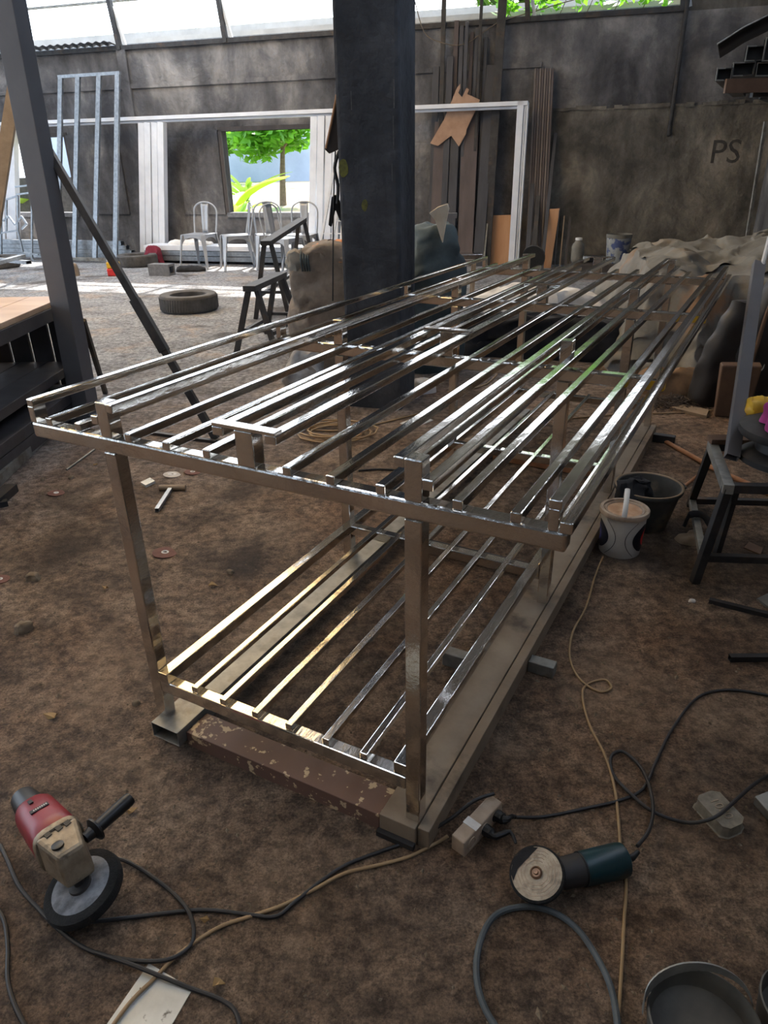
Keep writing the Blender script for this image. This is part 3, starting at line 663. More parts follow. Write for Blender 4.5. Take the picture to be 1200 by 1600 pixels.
# ---- cables
def cable(px, r, m, label, z=None, sm=6, pts=None, name='cable', n=8):
    pt = []
    for p in px:
        zz = r if len(p) == 2 else p[2]
        pt.append(W(p[0], p[1], zz))
    return tag(MB().tube(pt, r, n, sm=sm).build(name, m, None, True), label, 'cable')
cable([(942, 870), (930, 900), (915, 950), (896, 985), (890, 1025), (905, 1060), (935, 1080), (955, 1075), (945, 1062), (920, 1068), (910, 1085), (920, 1130), (945, 1180), (960, 1230), (966, 1280), (970, 1330, .004), (978, 1380), (975, 1440), (972, 1500), (968, 1560), (962, 1640)], .0042, M_beige, 'thin beige cable running from the white bucket past the teal grinder')
cable([(700, 1306, .02), (680, 1318), (640, 1338), (590, 1352), (540, 1364), (490, 1390), (440, 1415), (390, 1432), (340, 1450), (280, 1490), (240, 1530, .007), (200, 1570, .008), (150, 1640)], .0045, M_beige, 'beige cable from the power strip crossing over the metal sheet scrap')
cable([(806, 1277, .02), (850, 1276), (920, 1262), (970, 1250), (1005, 1232), (1025, 1190), (1050, 1140), (1090, 1090), (1140, 1078), (1210, 1088)], .0045, M_cable, 'black cable from the power strip curving up to the right edge')
cable([(996, 1322, .04), (1015, 1295, .03), (1020, 1255, .02), (1005, 1205, .015), (975, 1175, .01), (955, 1182), (958, 1210), (985, 1240, .012), (1020, 1268, .012), (1065, 1284, .01), (1095, 1284, .03), (1122, 1274, .046), (1150, 1250, .044), (1175, 1228, .02), (1200, 1212, .006), (1230, 1200)], .005, M_cable, 'looping black cable of the teal grinder passing over the cast iron weight')
cable([(772, 1240, .065), (740, 1252, .062), (700, 1282, .03), (650, 1310), (590, 1332), (540, 1352), (500, 1378), (460, 1410), (430, 1432), (380, 1428), (310, 1422), (200, 1434), (130, 1440), (90, 1428, .01), (72, 1410)], .005, M_cable, 'black cable from under the buffing wheel to the far socket of the power strip')
cable([(0, 1320), (12, 1345), (30, 1385), (60, 1420), (95, 1455), (140, 1485), (200, 1500), (260, 1500, .012), (295, 1480), (303, 1455, .012), (295, 1425, .014), (275, 1400), (245, 1375), (215, 1355), (185, 1342, .012), (150, 1345, .008)], .005, M_cable, 'dark cable looping around the red polisher from the left edge')
cable([(150, 1488, .012), (200, 1505, .016), (250, 1525, .012), (300, 1545), (345, 1562), (370, 1585), (380, 1640)], .005, M_cable, 'dark cable crossing the metal sheet scrap toward the bottom edge')
cable([(-20, 1400), (5, 1435), (12, 1480), (12, 1530), (25, 1575), (50, 1620)], .005, M_cable, 'thin cable at the lower left edge of the floor')
cable([(800, 1640), (760, 1580), (745, 1530), (748, 1480), (765, 1440), (790, 1422), (830, 1417), (870, 1428), (905, 1455), (935, 1500), (955, 1545), (965, 1600), (966, 1640)], .0075, mat('grey_hose', L(56, 62, 64), L(82, 88, 90), scale=12, rough=.6), 'thick grey hose in a wide loop below the teal grinder', name='hose')
cable([(1012, 672), (1040, 690, .01), (1080, 712), (1120, 735), (1160, 752), (1240, 790)], .014, M_rust, 'long rust brown pipe on the floor behind the trestle', name='pipe', n=10)
cable([(1045, 782), (1075, 755), (1105, 730), (1125, 705), (1145, 690)], .008, M_rust, 'thin brown rod crossing the rust brown pipe behind the mortar bucket', name='rod')
cable([(700, 612), (760, 600), (800, 560), (850, 545), (890, 520)], .006, M_beige, 'thin beige hose on the floor behind the rack', name='hose')
cable([(880, 655), (960, 648), (1060, 645), (1130, 640), (1180, 636)], .005, M_beige, 'thin beige cord running over the wooden offcut near the tarp', name='cord')
ck = []
for t in range(64):
    a = t * .5; rr_ = .2 + .05 * math.sin(t * .37); ck.append(VV((-.30 + rr_ * math.cos(a) * 1.1, 4.42 + rr_ * math.sin(a) * .8, .008 + .0006 * t)))
tag(MB().tube(ck, .006, 6).build('rope_coil', M_beige, None, True), 'coil of thin beige hose on the floor at the foot of the pillar', 'hose')
cable([(452, 665), (490, 672), (540, 672), (600, 660), (640, 650), (690, 640)], .006, M_beige, 'loose end of beige hose beside the coil at the pillar', name='hose')
cable([(560, 735), (600, 733), (650, 738)], .006, M_dark, 'thin dark rod on the floor under the rack', name='rod')

# ---- sheet, weight, lids
mb = MB(); q = [W(233, 1506), W(301, 1546), W(235, 1660), W(140, 1640)]; mb.prism(q, (0, 0, .002)); 
tag(mb.build('metal_sheet', M_sheet, None), 'pale dusty metal sheet scrap at the bottom edge under the cables', 'sheet')
wt = thing('cast_weight', 'small grey cast iron weight with raised characters, chipped corner', 'weight', W(1127, 1265))
wa, wb_ = W(1108, 1243, .035), W(1146, 1284, .035); wd_ = (wb_ - wa).normalized(); wx = VV((wd_.y, -wd_.x, 0)) * -1
def wp(a, b, z): return wa + wd_ * a + wx * b + VV((0, 0, z - .035))
lw_ = (wb_ - wa).length
hw = .034
out_ = [(-.008, -hw * .7), (.0, -hw), (lw_, -hw), (lw_ + .012, -hw * .6), (lw_ + .008, hw * .5), (lw_ - .004, hw), (.0, hw), (-.01, hw * .5)]
mb = MB(); q = [wp(a - .004 if a < .05 else a + .004, b * 1.18, 0) for a, b in out_] + [wp(a, b, .034) for a, b in out_]
mb.add(q, [tuple(range(8)), tuple(range(8, 16))[::-1]] + [(i, (i + 1) % 8, 8 + (i + 1) % 8, 8 + i) for i in range(8)]); mb.build('casting', mat('cast_grey', L(104, 98, 86), L(146, 138, 122), scale=30, rough=.7, metal=.2, bump=.002), wt, bevel=.003)
MB().text('10S0', .036, wp(lw_ * .5, 0, .0345), wd_, -wx if (wd_.cross(-wx)).z > 0 else wx, .0015).build('raised_characters', M_alloy, wt)
mb = MB(); q = [W(1176, 1256, 0), W(1240, 1330, 0), W(1290, 1290, 0), W(1215, 1240, 0)]; mb.prism(q, (0, 0, .03)); tag(mb.build('steel_block', M_galvdull, bevel=.003), 'steel tube offcut at the right edge beside the cast weight', 'tube')
def pail_lid(cx, cy, r, label, hoop):
    t = thing('upturned_pail', label, 'pail', W(cx, cy) * 1.0)
    c = W(cx, cy)
    MB().lathe([(r * .86, .0), (r * .98, .10), (r, .105), (r, .118), (r * .965, .12), (r * .95, .112), (r * .9, .08), (r * .88, .075)], c, 40, capt=True).build('pail_body', mat('dirty_pail', L(54, 52, 48), L(92, 88, 80), scale=8, rough=.6, c3=L(42, 38, 36), s3=5), t, True)
    if hoop:
        mb = MB(); pts = [c + VV((r * 1.02 * math.cos(a), .03 + r * .42 * math.sin(a) * 1.0, .11 + r * .55 * math.sin(a))) for a in np.linspace(PI, 0, 24)]
        for i in range(23):
            a, b = pts[i], pts[i + 1]; ww = .014 * (1.2 - i / 23 * .95)
            mb.hexa([a + VV((0, -.3 * ww, -ww)), b + VV((0, -.3 * ww, -ww)), b + VV((0, .002, -ww)), a + VV((0, .002, -ww)), a + VV((0, 0, ww)), b + VV((0, 0, ww)), b + VV((0, .003, ww)), a + VV((0, .003, ww))])
        mb.build('hoop_handle', M_galvdull, t)
pail_lid(1085, 1650, .105, 'dark open pail with a flat metal hoop handle at the bottom edge', True)
pail_lid(1236, 1625, .08, 'pale round pail rim in the bottom right corner', False)
# ================================================================ BUCKETS AND RIGHT SIDE
bc = W(975, 872) + VV((0, .075, 0))
wb2 = thing('paint_bucket', 'white paint bucket with black swirl print, dusty lid and raised handle', 'bucket', bc)
MB().lathe([(.086, 0), (.089, .004), (.098, .19), (.0985, .2)], bc, 40).build('bucket_body', M_lidw, wb2, True)
lid = MB().lathe([(.103, .192), (.107, .194), (.107, .21), (.104, .214), (.092, .214), (.09, .205), (.086, .205), (.084, .209), (.078, .209), (.075, .203), (.0, .203)], bc, 40, capb=False, capt=False).build('lid', M_socket, wb2, True)
MB().lathe([(.0, .2035), (.074, .2035), (.074, .2045), (0, .206)], bc, 30, capb=False, capt=False).build('dust', M_dust, lid, True)
def swirl(cen, wid, z0, z1, m, name, curve, d=.0009):
    # print wrapped on the bucket wall; cen = angle at mid height, curve = bulge towards the sides
    def fn(u, v):
        z = z0 + (z1 - z0) * v; k = (2 * v - 1); w_ = wid * (max(1 - k * k, 0)) ** .5 + .004
        a = cen + curve * k * k + (u - .5) * w_; r = .089 + .0092 * z / .19 + d + .0004
        return bc + VV((math.cos(a) * r, math.sin(a) * r, z))
    MB().grid(fn, 7, 14).build(name, m, wb2, True)
fa = -1.936
for sg in (-1, 1):
    swirl(fa + sg * .95, .75, .025, .165, M_ink, 'printed_swirl', sg * .30)
    swirl(fa + sg * 1.16, .22, .05, .14, M_blue if sg < 0 else M_redp, 'printed_swirl', sg * .25, .0016)
    def ln_(u, v):
        k = 2 * v - 1; a = fa + sg * (.22 + .5 * k * k) + (u - .5) * .03; z = .012 + .17 * v; r = .089 + .0092 * z / .19 + .0012
        return bc + VV((math.cos(a) * r, math.sin(a) * r, z))
    MB().grid(ln_, 2, 18).build('printed_line', M_ink, wb2, True)
hp_ = []
for k in range(17):
    a = PI * k / 16; hp_.append(bc + VV((-.100 * math.cos(a) * .33, -.1 * math.cos(a) * .945, .2 + .095 * math.sin(a))))
MB().tube(hp_, .011, 10, flat=.35, up=(.33, .945, 0)).build('handle', M_lidw, wb2, True)
mc = W(1019, 838) + VV((.0, .13, 0))
mbk = thing('mortar_bucket', 'dark rubber mortar bucket behind the white paint bucket', 'bucket', mc)
MB().lathe([(.10, 0), (.104, .003), (.146, .185), (.155, .187), (.158, .192), (.158, .203), (.152, .206), (.143, .203), (.14, .19), (.1, .012), (0, .01)], mc, 44, capb=True, capt=False).build('bucket_body', M_bucket, mbk, True)
MB().lathe([(.153, .203), (.157, .206), (.1575, .209), (.150, .2095), (.146, .206)], mc, 44, capb=False, capt=False).build('rim', M_tan, mbk, True)
mb = MB()
for sg in (0,): mb.tube([mc + VV((.158, -.03, .2)), mc + VV((.172, -.01, .195)), mc + VV((.172, .02, .195)), mc + VV((.158, .04, .2))], .006, 8, sm=3)
mb.build('grip', M_bucket, mbk, True)
mb = MB(); mb.lump(mc + VV((-.075, -.045, .13)), (.17, .12, .13), .6, .5, .035, 13, 3, 30, 16); mb.lump(mc + VV((-.13, -.05, .16)), (.09, .06, .10), .2, .5, .02, 15, 5, 20, 10)
tag(mb.build('rag', M_blackcloth, None, True), 'black cloth stuffed over the rim of the mortar bucket', 'cloth')

# ---- trestle bench at right
tz = .44
A0, A1 = W(1113, 697, tz), W(1137, 762, tz)
f0, f1 = W(1078, 790), W(1085, 910)
xd = VV((.93, -.1, 0)); xl = xd.normalized() * .75
tr = thing('trestle_bench', 'dark steel trestle bench with splayed legs at the right edge', 'bench', (A0 + A1 + xl) / 2 * 1.0 - VV((0, 0, tz)))
for a, b in ((A0, f0), (A1, f1)): MB().bar(a, b, .034, .034).build('leg', M_dark, tr, bevel=.002)
for a, b in ((A0 + xl, f0 + xl * 1.25), (A1 + xl, f1 + xl * 1.25)): MB().bar(a, b, .034, .034).build('leg', M_dark, tr, bevel=.002)
MB().bar(A0 - (A1 - A0).normalized() * .02, A1 + (A1 - A0).normalized() * .02, .04, .04).build('top_rail', M_galvdull, tr, bevel=.002)
MB().bar(A0 + xl, A1 + xl, .04, .04).build('top_rail', M_dark, tr, bevel=.002)
for a in (A0, A1): MB().bar(a, a + xl, .035, .035).build('top_rail', M_dark, tr, bevel=.002)
am0 = A0.lerp(f0, .9); am1 = A1.lerp(f1, .72)
MB().bar(am0, am1, .03, .03).build('stretcher', M_galvdull, tr, bevel=.002)
b0 = A1.lerp(f1, .72); MB().bar(b0, b0 + xl * 1.2, .03, .03).build('stretcher', M_dark, tr, bevel=.002)
b0 = A0.lerp(f0, .9); MB().bar(b0, b0 + xl * 1.25, .03, .03).build('stretcher', M_dark, tr, bevel=.002)
MB().bar(A0 + xl * .3, A1 + xl * .34, .05, .03).build('slat', M_tan, tr)
MB().bar(A1 + xl * .05 + VV((0, .01, -.01)), W(1118, 870, .1), .03, .02).build('leg_stay', M_dark, tr)
rg_ = MB(); rg_.tube([am0.lerp(am1, .4) + VV((-.05, 0, -.03)), am0.lerp(am1, .4) + VV((-.03, 0, .03)), am0.lerp(am1, .42) + VV((.03, -.01, .03)), am0.lerp(am1, .5) + VV((.06, -.02, -.02)), am0.lerp(am1, .6) + VV((.055, -.03, -.1))], [.012, .022, .02, .014, .01], 10, sm=4, flat=.6)
tag(rg_.build('rag', M_blackcloth, None, True), 'black strip of cloth tied around the low bar of the trestle bench', 'cloth')
pl_ = MB(); pl_.bar(A0 + VV((-.02, .0, .032)), A0 + VV((.2, -.02, .032)), .07, .022); tag(pl_.build('wood_offcut', M_brown), 'small brown wooden piece on the corner of the trestle bench', 'wood')
# drum on the bench
dc_ = A0.lerp(A1, .5) + xl * .35 + VV((0, 0, .02))
dr = thing('pulley_drum', 'black cast iron pulley drum with a wide flange resting on the trestle bench', 'drum', dc_)
MB().lathe([(.17, 0), (.185, .008), (.185, .03), (.16, .045), (.13, .055), (.125, .1), (.15, .112), (.2, .118), (.205, .125), (.205, .15), (.17, .165), (.06, .17)], dc_, 40).build('drum_body', M_dark, dr, True)
MB().lathe([(.03, .17), (.03, .2), (.012, .205)], dc_, 16).build('hub', M_galvdull, dr, True)
mb = MB(); mb.lump(dc_ + VV((-.03, -.02, .172)), (.2, .18, .13), .4, .6, .03, 9, 2, 36, 18); mb.lump(dc_ + VV((-.09, -.08, .13)), (.12, .1, .12), .2, .6, .02, 9, 4, 24, 12)
tag(mb.build('crumpled_cloth', M_magenta, None, True), 'crumpled magenta cloth on the pulley drum', 'cloth')
mb = MB(); mb.lump(dc_ + VV((.07, .09, .18)), (.15, .1, .12), .3, .6, .02, 12, 6, 26, 14); tag(mb.build('work_glove', mat('grey_glove', L(98, 118, 114), L(136, 152, 146), scale=9, rough=.9), None, True), 'grey green work glove behind the magenta cloth', 'glove')
mb = MB(); mb.lump(dc_ + VV((-.04, .2, .12)), (.16, .1, .1), .1, .6, .03, 14, 7, 26, 14); tag(mb.build('crumpled_bag', M_yel, None, True), 'crumpled yellow bag behind the pulley drum', 'bag')
# leaning grey tube
l0, l1 = W(1142, 722, tz + .02), V(1182, 440, 3.62)
ld = (l1 - l0)
tag(MB().hollow(l0 + VV((0, 0, .02)), l1 + ld * .12, .055, .035, .003, NU).build('steel_tube', M_grey, bevel=.002), 'grey steel tube leaning upright on the corner of the trestle bench', 'tube')
c_ = MB(); c_.tube([l1 + ld * .05, V(1190, 420, 3.7), V(1203, 370, 3.75)], .012, 8, sm=3); tag(c_.build('strap', M_cloth, None, True), 'pale strap rising from the leaning tube to the right edge', 'strap')
# leather bag and brown box
bb = W(1135, 632)
lb = thing('leather_bag', 'black leather tool bag with brown rolled edge standing behind the leaning tube', 'bag', bb)
def flap(c, w_, h_, th, lean, seed, fl=0):
    def fn(u, v):
        a = u * 2 * PI; x = w_ / 2 * math.copysign(abs(math.cos(a)) ** .7, math.cos(a)); y = th / 2 * math.sin(a)
        k = .62 + .38 * math.sin(PI * min(1, v * .85 + .12)) if not fl else (1 - .12 * v)
        p = VV((x * k + lean * (v - .4) * h_, y * (1 - .3 * v), v * h_)); n_ = noise.noise_vector(p * 9 + VV((seed, 0, 0))) * .02; n_.z *= v
        return c + p + n_
    mb = MB(); mb.grid(fn, 32, 20, True); m_ = len(mb.v); mb.f.append(tuple(m_ - 32 + i for i in range(32))); return mb
flap(bb + VV((-.04, .05, 0)), .40, .72, .22, .25, 1).build('front_flap', M_leather, lb, True)
flap(bb + VV((.16, -.02, 0)), .36, .98, .26, .2, 3).build('main_pouch', M_leather, lb, True)
ed = [bb + VV((-.02 + .04 * math.sin(k * .4), -.135, .04 + k * .07)) + VV((.012 * k * k * .12, 0, 0)) for k in range(12)]
MB().tube(ed, .014, 8, sm=2).build('rolled_edge', M_brown, lb, True)
for k in range(2): MB().lathe([(.016, 0), (.016, .008), (.006, .01)], bb + VV((.17 + k * .04, -.14, .62 + .1 * k)), 14, (0, -1, .2)).build('rivet', M_galv, lb, True)
MB().tube([bb + VV((.02, -.12, .34)), bb + VV((.06, -.15, .29)), bb + VV((.12, -.15, .29)), bb + VV((.14, -.13, .33))], .005, 6, sm=3).build('buckle_wire', M_galv, lb, True)
p0 = W(1128, 648); mb = MB(); mb.hexa([p0 + VV(v) for v in ((-.07, -.04, 0), (.14, -.08, 0), (.16, .0, 0), (-.05, .03, 0), (-.09, -.05, .36), (.16, -.09, .36), (.2, .02, .36), (-.06, .05, .36))]); tag(mb.build('leather_sheet', M_brown, bevel=.01), 'brown leather sheet folded upright in front of the black tool bag', 'leather')

# ---- tarp covered heap
M_sackr = mat('rust_sacking', L(98, 78, 60), L(146, 112, 80), scale=7, rough=.95, bump=.006, bscale=12)
tc_ = thing('tarp_heap', 'large grey rust stained tarpaulin draped over a heap at the right', 'tarpaulin', (3.35, 6.75, 0))
def tarp(u, v):
    # u around front outline to the right, v: 0 floor .. 1 back of the top
    X = 2.02 + u * 1.8
    yf = 5.62 + .35 * (1 - u) * (1 - u) + .12 * math.sin(u * 17) + .05 * math.sin(u * 41)
    hgt = .80 - .16 * (1 - u) ** 2 + .02 * math.sin(u * 9)
    if v < .45:
        k = v / .45; y = yf - (1 - k) ** 2 * .22 + k * .18; z = hgt * k ** .85
    elif v < .85:
        k = (v - .45) / .4; y = yf + .18 + k * 1.55; z = hgt + .10 * math.sin(k * 2.2)
    else:
        k = (v - .85) / .15; y = yf + 1.73 + .25 * k; z = (hgt + .081) * (1 - k)
    sdl = 1.0
    if u < .12: z *= .15 + .85 * min(1, u / .12) ** .6
    X += (.2 * (1 - min(1, v / .45))) * (-1 if u < .2 else 0) * (1 - u / .2 if u < .2 else 0)
    X += .35 * (y - 5.6) * (.36 if u < .9 else .3)
    p = VV((X, y, z)); n_ = noise.noise_vector(p * 3.1) * .08 + noise.noise_vector(p * 7.5) * .04 + noise.noise_vector(p * 16) * .014
    if z < .1: n_.z *= z / .1
    p += n_; p.z = max(p.z, 0); return p
mb = MB(); mb.grid(tarp, 130, 90); mb.build('tarp_sheet', M_tarp, tc_, True)
mb = MB(); mb.grid(lambda u, v: tarp(.12 + u * .86, .50 + v * .32) + VV((0, 0, .02 + .02 * math.sin(u * 23 + v * 9))), 110, 50); mb.build('pale_top_layer', M_tarpl, tc_, True)
mb = MB(); mb.grid(lambda u, v: tarp(.01 + u * .16, .04 + v * .36) + VV((-.03, -.05, .012)), 20, 24); mb.build('pale_corner', M_tarpl, tc_, True)
rr2 = MB(); rr2.tube([tarp(.86, .46 - k * .045) + VV((0, -.04, .01)) for k in range(9)], .03, 10, sm=3, flat=.5); rr2.build('rolled_fold', M_sackr, tc_, True)
mb = MB(); mb.lump(W(1068, 612), (.75, .36, .18), -.2, .6, .05, 6, 11, 40, 18); tag(mb.build('crumpled_sacking', M_sackr, None, True), 'crumpled orange brown sacking on the floor in front of the tarp heap', 'sacking')
mb = MB(); mb.lump(W(1010, 596), (.26, .2, .14), -.3, .5, .02, 9, 12, 26, 14); sk = mb.build('cement_sack', M_tarpl, None, True); tag(sk, 'grey sack with a lime green printed badge beside the end of the rack', 'sack')
mb = MB(); cs_ = W(1023, 580, .13); mb.lathe([(.055, 0), (.055, .003), (.045, .0035)], cs_, 20, (-.2, -.9, .5)); o = mb.build('printed_badge', M_lime, sk)
mb = MB(); mb.lathe([(.04, .003), (.04, .0046), (.03, .005)], cs_, 20, (-.2, -.9, .5)); mb.build('printed_badge_centre', M_ink, sk)
ch = MB(); rd = random.Random(5); c0_ = W(1052, 632)
for _ in range(700):
    p = c0_ + VV((rd.gauss(0, .13), rd.gauss(0, .09), 0)); h = max(.002, .07 * math.exp(-((p - c0_).length / .14) ** 2)) * rd.random(); p.z = h; d = VV((rd.gauss(0, 1), rd.gauss(0, 1), rd.gauss(0, .4))).normalized() * .02; ch.bar(p - d, p + d, .006, .003)
o = ch.build('shavings_pile', mat('dark_shavings', L(58, 48, 42), L(92, 78, 66), scale=30, rough=.9)); tag(o, 'small heap of dark shavings on the floor beside the tarp heap', 'shavings'); o['kind'] = 'stuff'
q = [W(1058, 634), W(1107, 644), W(1103, 654), W(1046, 640)]; mb = MB(); mb.prism(q, (0, 0, .02)); tag(mb.build('wood_offcut', M_tan), 'flat pale wooden offcut on the floor near the far end of the rack', 'wood')
# cloth heap seen under the far rack
mb = MB(); mb.lump((1.5, 6.9, 0), (1.5, .55, .52), -.25, .5, .09, 4, 21, 60, 24); tag(mb.build('sheet_heap', M_cloth, None, True), 'crumpled white sheeting over a heap behind the far end of the rack', 'sheeting')
mb = MB(); mb.lump((1.45, 6.45, 0), (1.9, .35, .36), -.25, .4, .06, 5, 22, 60, 20); tag(mb.build('sheet_heap', M_blackcloth, None, True), 'crumpled black plastic sheeting in front of the white sheeting heap', 'sheeting')
# small junk near the trestle
for i, (x, y, s) in enumerate(((1078, 845, .09), (1085, 838, .06))):
    mb = MB(); mb.lump(W(x, y), (s * 1.4, s, .03), .4 * i, .6, .01, 20, i + 31, 16, 8); tag(mb.build('scrap_paper', M_tan, None, True), ('crumpled brown paper scrap beside the mortar bucket', 'smaller paper scrap right of the mortar bucket')[i], 'paper')
mb = MB(); mb.bar(W(1108, 938, .01), W(1230, 968, .01), .022, .018); tag(mb.build('flat_bar', M_dark), 'dark flat bar on the floor in front of the trestle bench', 'bar')
mb = MB(); mb.hollow(W(1140, 1028, .012), W(1240, 1027, .012), .022, .022, .002); tag(mb.build('tube_offcut', M_dark), 'thin dark square tube at the right edge in the middle of the floor', 'tube')
mb = MB(); mb.prism([W(1182, 938), W(1210, 925), W(1230, 950), W(1198, 950)], (0, 0, .01)); tag(mb.build('paper_scrap', M_tarpl), 'pale paper scrap at the right edge below the trestle bench', 'paper')
mb = MB(); mb.prism([W(1170, 848), W(1192, 858), W(1188, 868), W(1162, 857)], (0, 0, .006)); tag(mb.build('wood_chip', M_brown), 'brown wood chip under the trestle bench', 'wood')

# ---- overhead rack with stacked dark tubes at upper right
sr = thing('storage_rack', 'tall lattice storage rack at the right edge against the scorched wall', 'rack', Bd(5.75, 2.2, 0))
pr0 = V(1222, 320, 9.2); 
for dx_ in (0, .2):
    MB().bar((pr0.x + dx_, 9.2, 0), (pr0.x + dx_, 9.2, 4.2), .05, .05, (0, 1, 0)).build('upright', M_dark, sr)
MB().bar(V(1179, 325, 9.3) * 1.0 - VV((0, 0, V(1179, 325, 9.3).z)), V(1196, 190, 9.3), .03, .03, (0, 1, 0)).build('upright', M_galvdull, sr)
for k in range(6):
    z = .8 + k * .38; a, b = (pr0.x - .1, 9.22, z), (pr0.x + .2, 9.22, z + .38); c, d = (pr0.x - .1, 9.22, z + .38), (pr0.x + .2, 9.22, z)
    MB().bar(a, b, .025, .025, (0, 1, 0)).build('lattice_bar', M_dark, sr); MB().bar(c, d, .025, .025, (0, 1, 0)).build('lattice_bar', M_dark, sr)
zz = V(1150, 142, 6.0).z
MB().bar((V(1195, 145, 6.05).x, 6.05, zz - .03), (pr0.x - .1, 8.9, zz - .03), .05, .05).build('arm', M_dark, sr)
MB().bar((V(1360, 145, 6.0).x, 6.05, 0), (V(1360, 145, 6.0).x, 6.05, 2.9), .06, .06, (0, 1, 0)).build('upright', M_dark, sr)
MB().bar((V(1180, 142, 6.0).x, 6.05, zz - .02), (V(1365, 145, 6.0).x, 6.05, zz - .02), .05, .04).build('arm', M_dark, sr)
def ptube(x0, y0, x1, y1, Y, ln_, label, m, i):
    a, b = V(x0, y1, Y), V(x1, y0, Y); w_, h_ = b.x - a.x, b.z - a.z; c = VV(((a.x + b.x) / 2, Y, (a.z + b.z) / 2))
    t = thing('box_tube', label, 'tube', VV((c.x, Y, c.z - h_ / 2)), 0, None)
    MB().hollow(c, c + VV((.53, 1, 0)) * ln_, w_, h_, .006).build('tube_wall', m, t)
    MB().hollow(c - VV((0, .002, 0)), c + VV((0, .004, 0)), w_ + .004, h_ + .004, .008).build('lit_rim', M_galvdull, t)  # paler collar paints the light caught on the tube's end rim
    MB().bar(c + VV((.02, .06, 0)), c + VV((.022, .065, 0)), w_ * .97, h_ * .97).build('end_cap', M_black, t)
ptube(1118, 106, 1145, 126, 6.0, 1.6, 'leftmost dark box tube end, lowest row on the high rack', M_dark, 0)
ptube(1143, 97, 1180, 119, 5.98, 1.6, 'second dark box tube end in the lowest row on the high rack', M_dark, 1)
ptube(1164, 71, 1196, 95.5, 6.0, 1.6, 'dark box tube end in the upper row on the high rack', M_dark, 2)
ptube(1180, 97, 1225, 119, 6.0, 1.6, 'dark box tube end at the right edge of the lowest row', M_dark, 3)
ptube(1191, 58, 1230, 95.5, 5.96, 1.6, 'dark box tube end in the upper row at the right edge', M_dark, 4)
mb = MB(); mb.bar(VV((V(1131, 135, 6.0).x, 5.98, V(1131, 135, 6).z)), VV((V(1260, 128, 6.0).x, 5.98, V(1260, 132, 6).z)), .03, .09); tag(mb.build('rust_beam', M_brown), 'rusty brown beam under the stacked box tubes on the high rack', 'beam')
mb = MB(); cv = [V(1121, 69, 6.1), V(1140, 57, 6.1), V(1160, 44, 6.1), V(1180, 34, 6.1), V(1215, 18, 6.1), V(1260, 8, 6.1)]
def cvf(u, v):
    p = spline(cv, 6); i = min(int(u * (len(p) - 1)), len(p) - 2); q = p[i].lerp(p[i + 1], u * (len(p) - 1) - i); return q + VV((.18, .35, -.05)) * v
mb.grid(cvf, 24, 3); cvo = thing('curved_sheet', 'curved dark roofing sheet on top of the high rack in the upper right corner', 'sheet', V(1200, 30, 6.4)); mb.build('sheet', M_dark, cvo, True, solid=.004)
MB().tube(cv, .006, 6, sm=4).build('bright_edge', M_galvdull, cvo, True)
MB().bar(V(1215, 20, 6.3) , V(1215, 20, 6.3) * 1.0 - VV((0, 0, .55)), .03, .03, (0, 1, 0)).build('bracket', M_dark, cvo)
# ================================================================ LEFT SIDE
pc = W(122, 655) + VV((.065, 0, 0))
sp2 = thing('steel_post', 'tall plumb grey steel post at the left with a diagonal brace', 'post', (pc.x, pc.y, 0), -.45)
mb = MB(); mb.box(-.085, .085, -.05, .05, 0, 5.9); mb.build('column', M_grey, sp2, bevel=.004, local=True).rotation_euler = (0, .03, 0)
mb = MB(); mb.box(-.15, .15, -.12, .12, 0, .012); mb.build('base_plate', M_dark, sp2, local=True)
b0, b1 = VV((pc.x + .03, pc.y + .02, 0)), W(338, 688)
tpz = V(74, 232, pc.y + .02)
MB().bar(tpz, b1 + VV((0, 0, .01)), .045, .045, (0, 1, 0)).build('brace', M_dark, sp2, bevel=.002)
bd = (b1 - tpz)
MB().bar(tpz + bd * .50, tpz + bd * .68, .058, .058, (0, 1, 0)).build('brace_sleeve', M_dark, sp2, bevel=.002)
MB().bar(V(130, 500, pc.y + .1) , W(165, 615), .03, .03, (0, 1, 0)).build('rear_strut', M_dark, sp2)
MB().bar(W(338, 690, .01), W(205, 672, .01), .03, .02).build('foot_bar', M_dark, sp2)
# slatted dark wood unit
ux = pc.x - .1; uy0, uy1 = 3.0, pc.y + .3
un = thing('wooden_unit', 'dark slatted wooden unit with pale top left of the steel post', 'furniture', (ux - .4, (uy0 + uy1) / 2, 0))
zt_ = V(90, 474, pc.y).z; zs_ = V(106, 578, pc.y).z
def ub(name, m, x0, x1, y0, y1, z0, z1, bev=.004): return MB().box(ux + x0, ux + x1, y0, y1, z0, z1).build(name, m, un, bevel=bev)
for k in range(3): ub('top_plank', M_fine, -.75 + k * .25, -.75 + k * .25 + .245, uy0, uy1, zt_ - .035, zt_)
ub('apron', M_dwood, -.03, .0, uy0, uy1, zt_ - .12, zt_ - .036)
for k in range(8): ub('slat', M_dwood, -.64, -.61, uy0 + .1 + k * .24, uy0 + .1 + k * .24 + .2, .1, zt_ - .04)
for k in range(4): ub('end_slat', M_dwood, -.6 + k * .15, -.6 + k * .15 + .135, uy1 - .04, uy1 - .01, .1, zt_ - .04)
for k in range(3): ub('shelf_plank', M_dwood, -.6 + k * .2, -.6 + k * .2 + .195, uy0, uy1 - .05, zs_ - .06, zs_)
for k in range(6): ub('lower_slat', M_dwood, -.35, -.32, uy0 + .15 + k * .3, uy0 + .15 + k * .3 + .09, .1, zs_ - .06)
ub('plinth', M_dwood, -.62, .02, uy0, uy1, .02, .12); ub('plinth_board', M_dwood, -.3, .03, uy0, uy1 - .1, .13, .2)
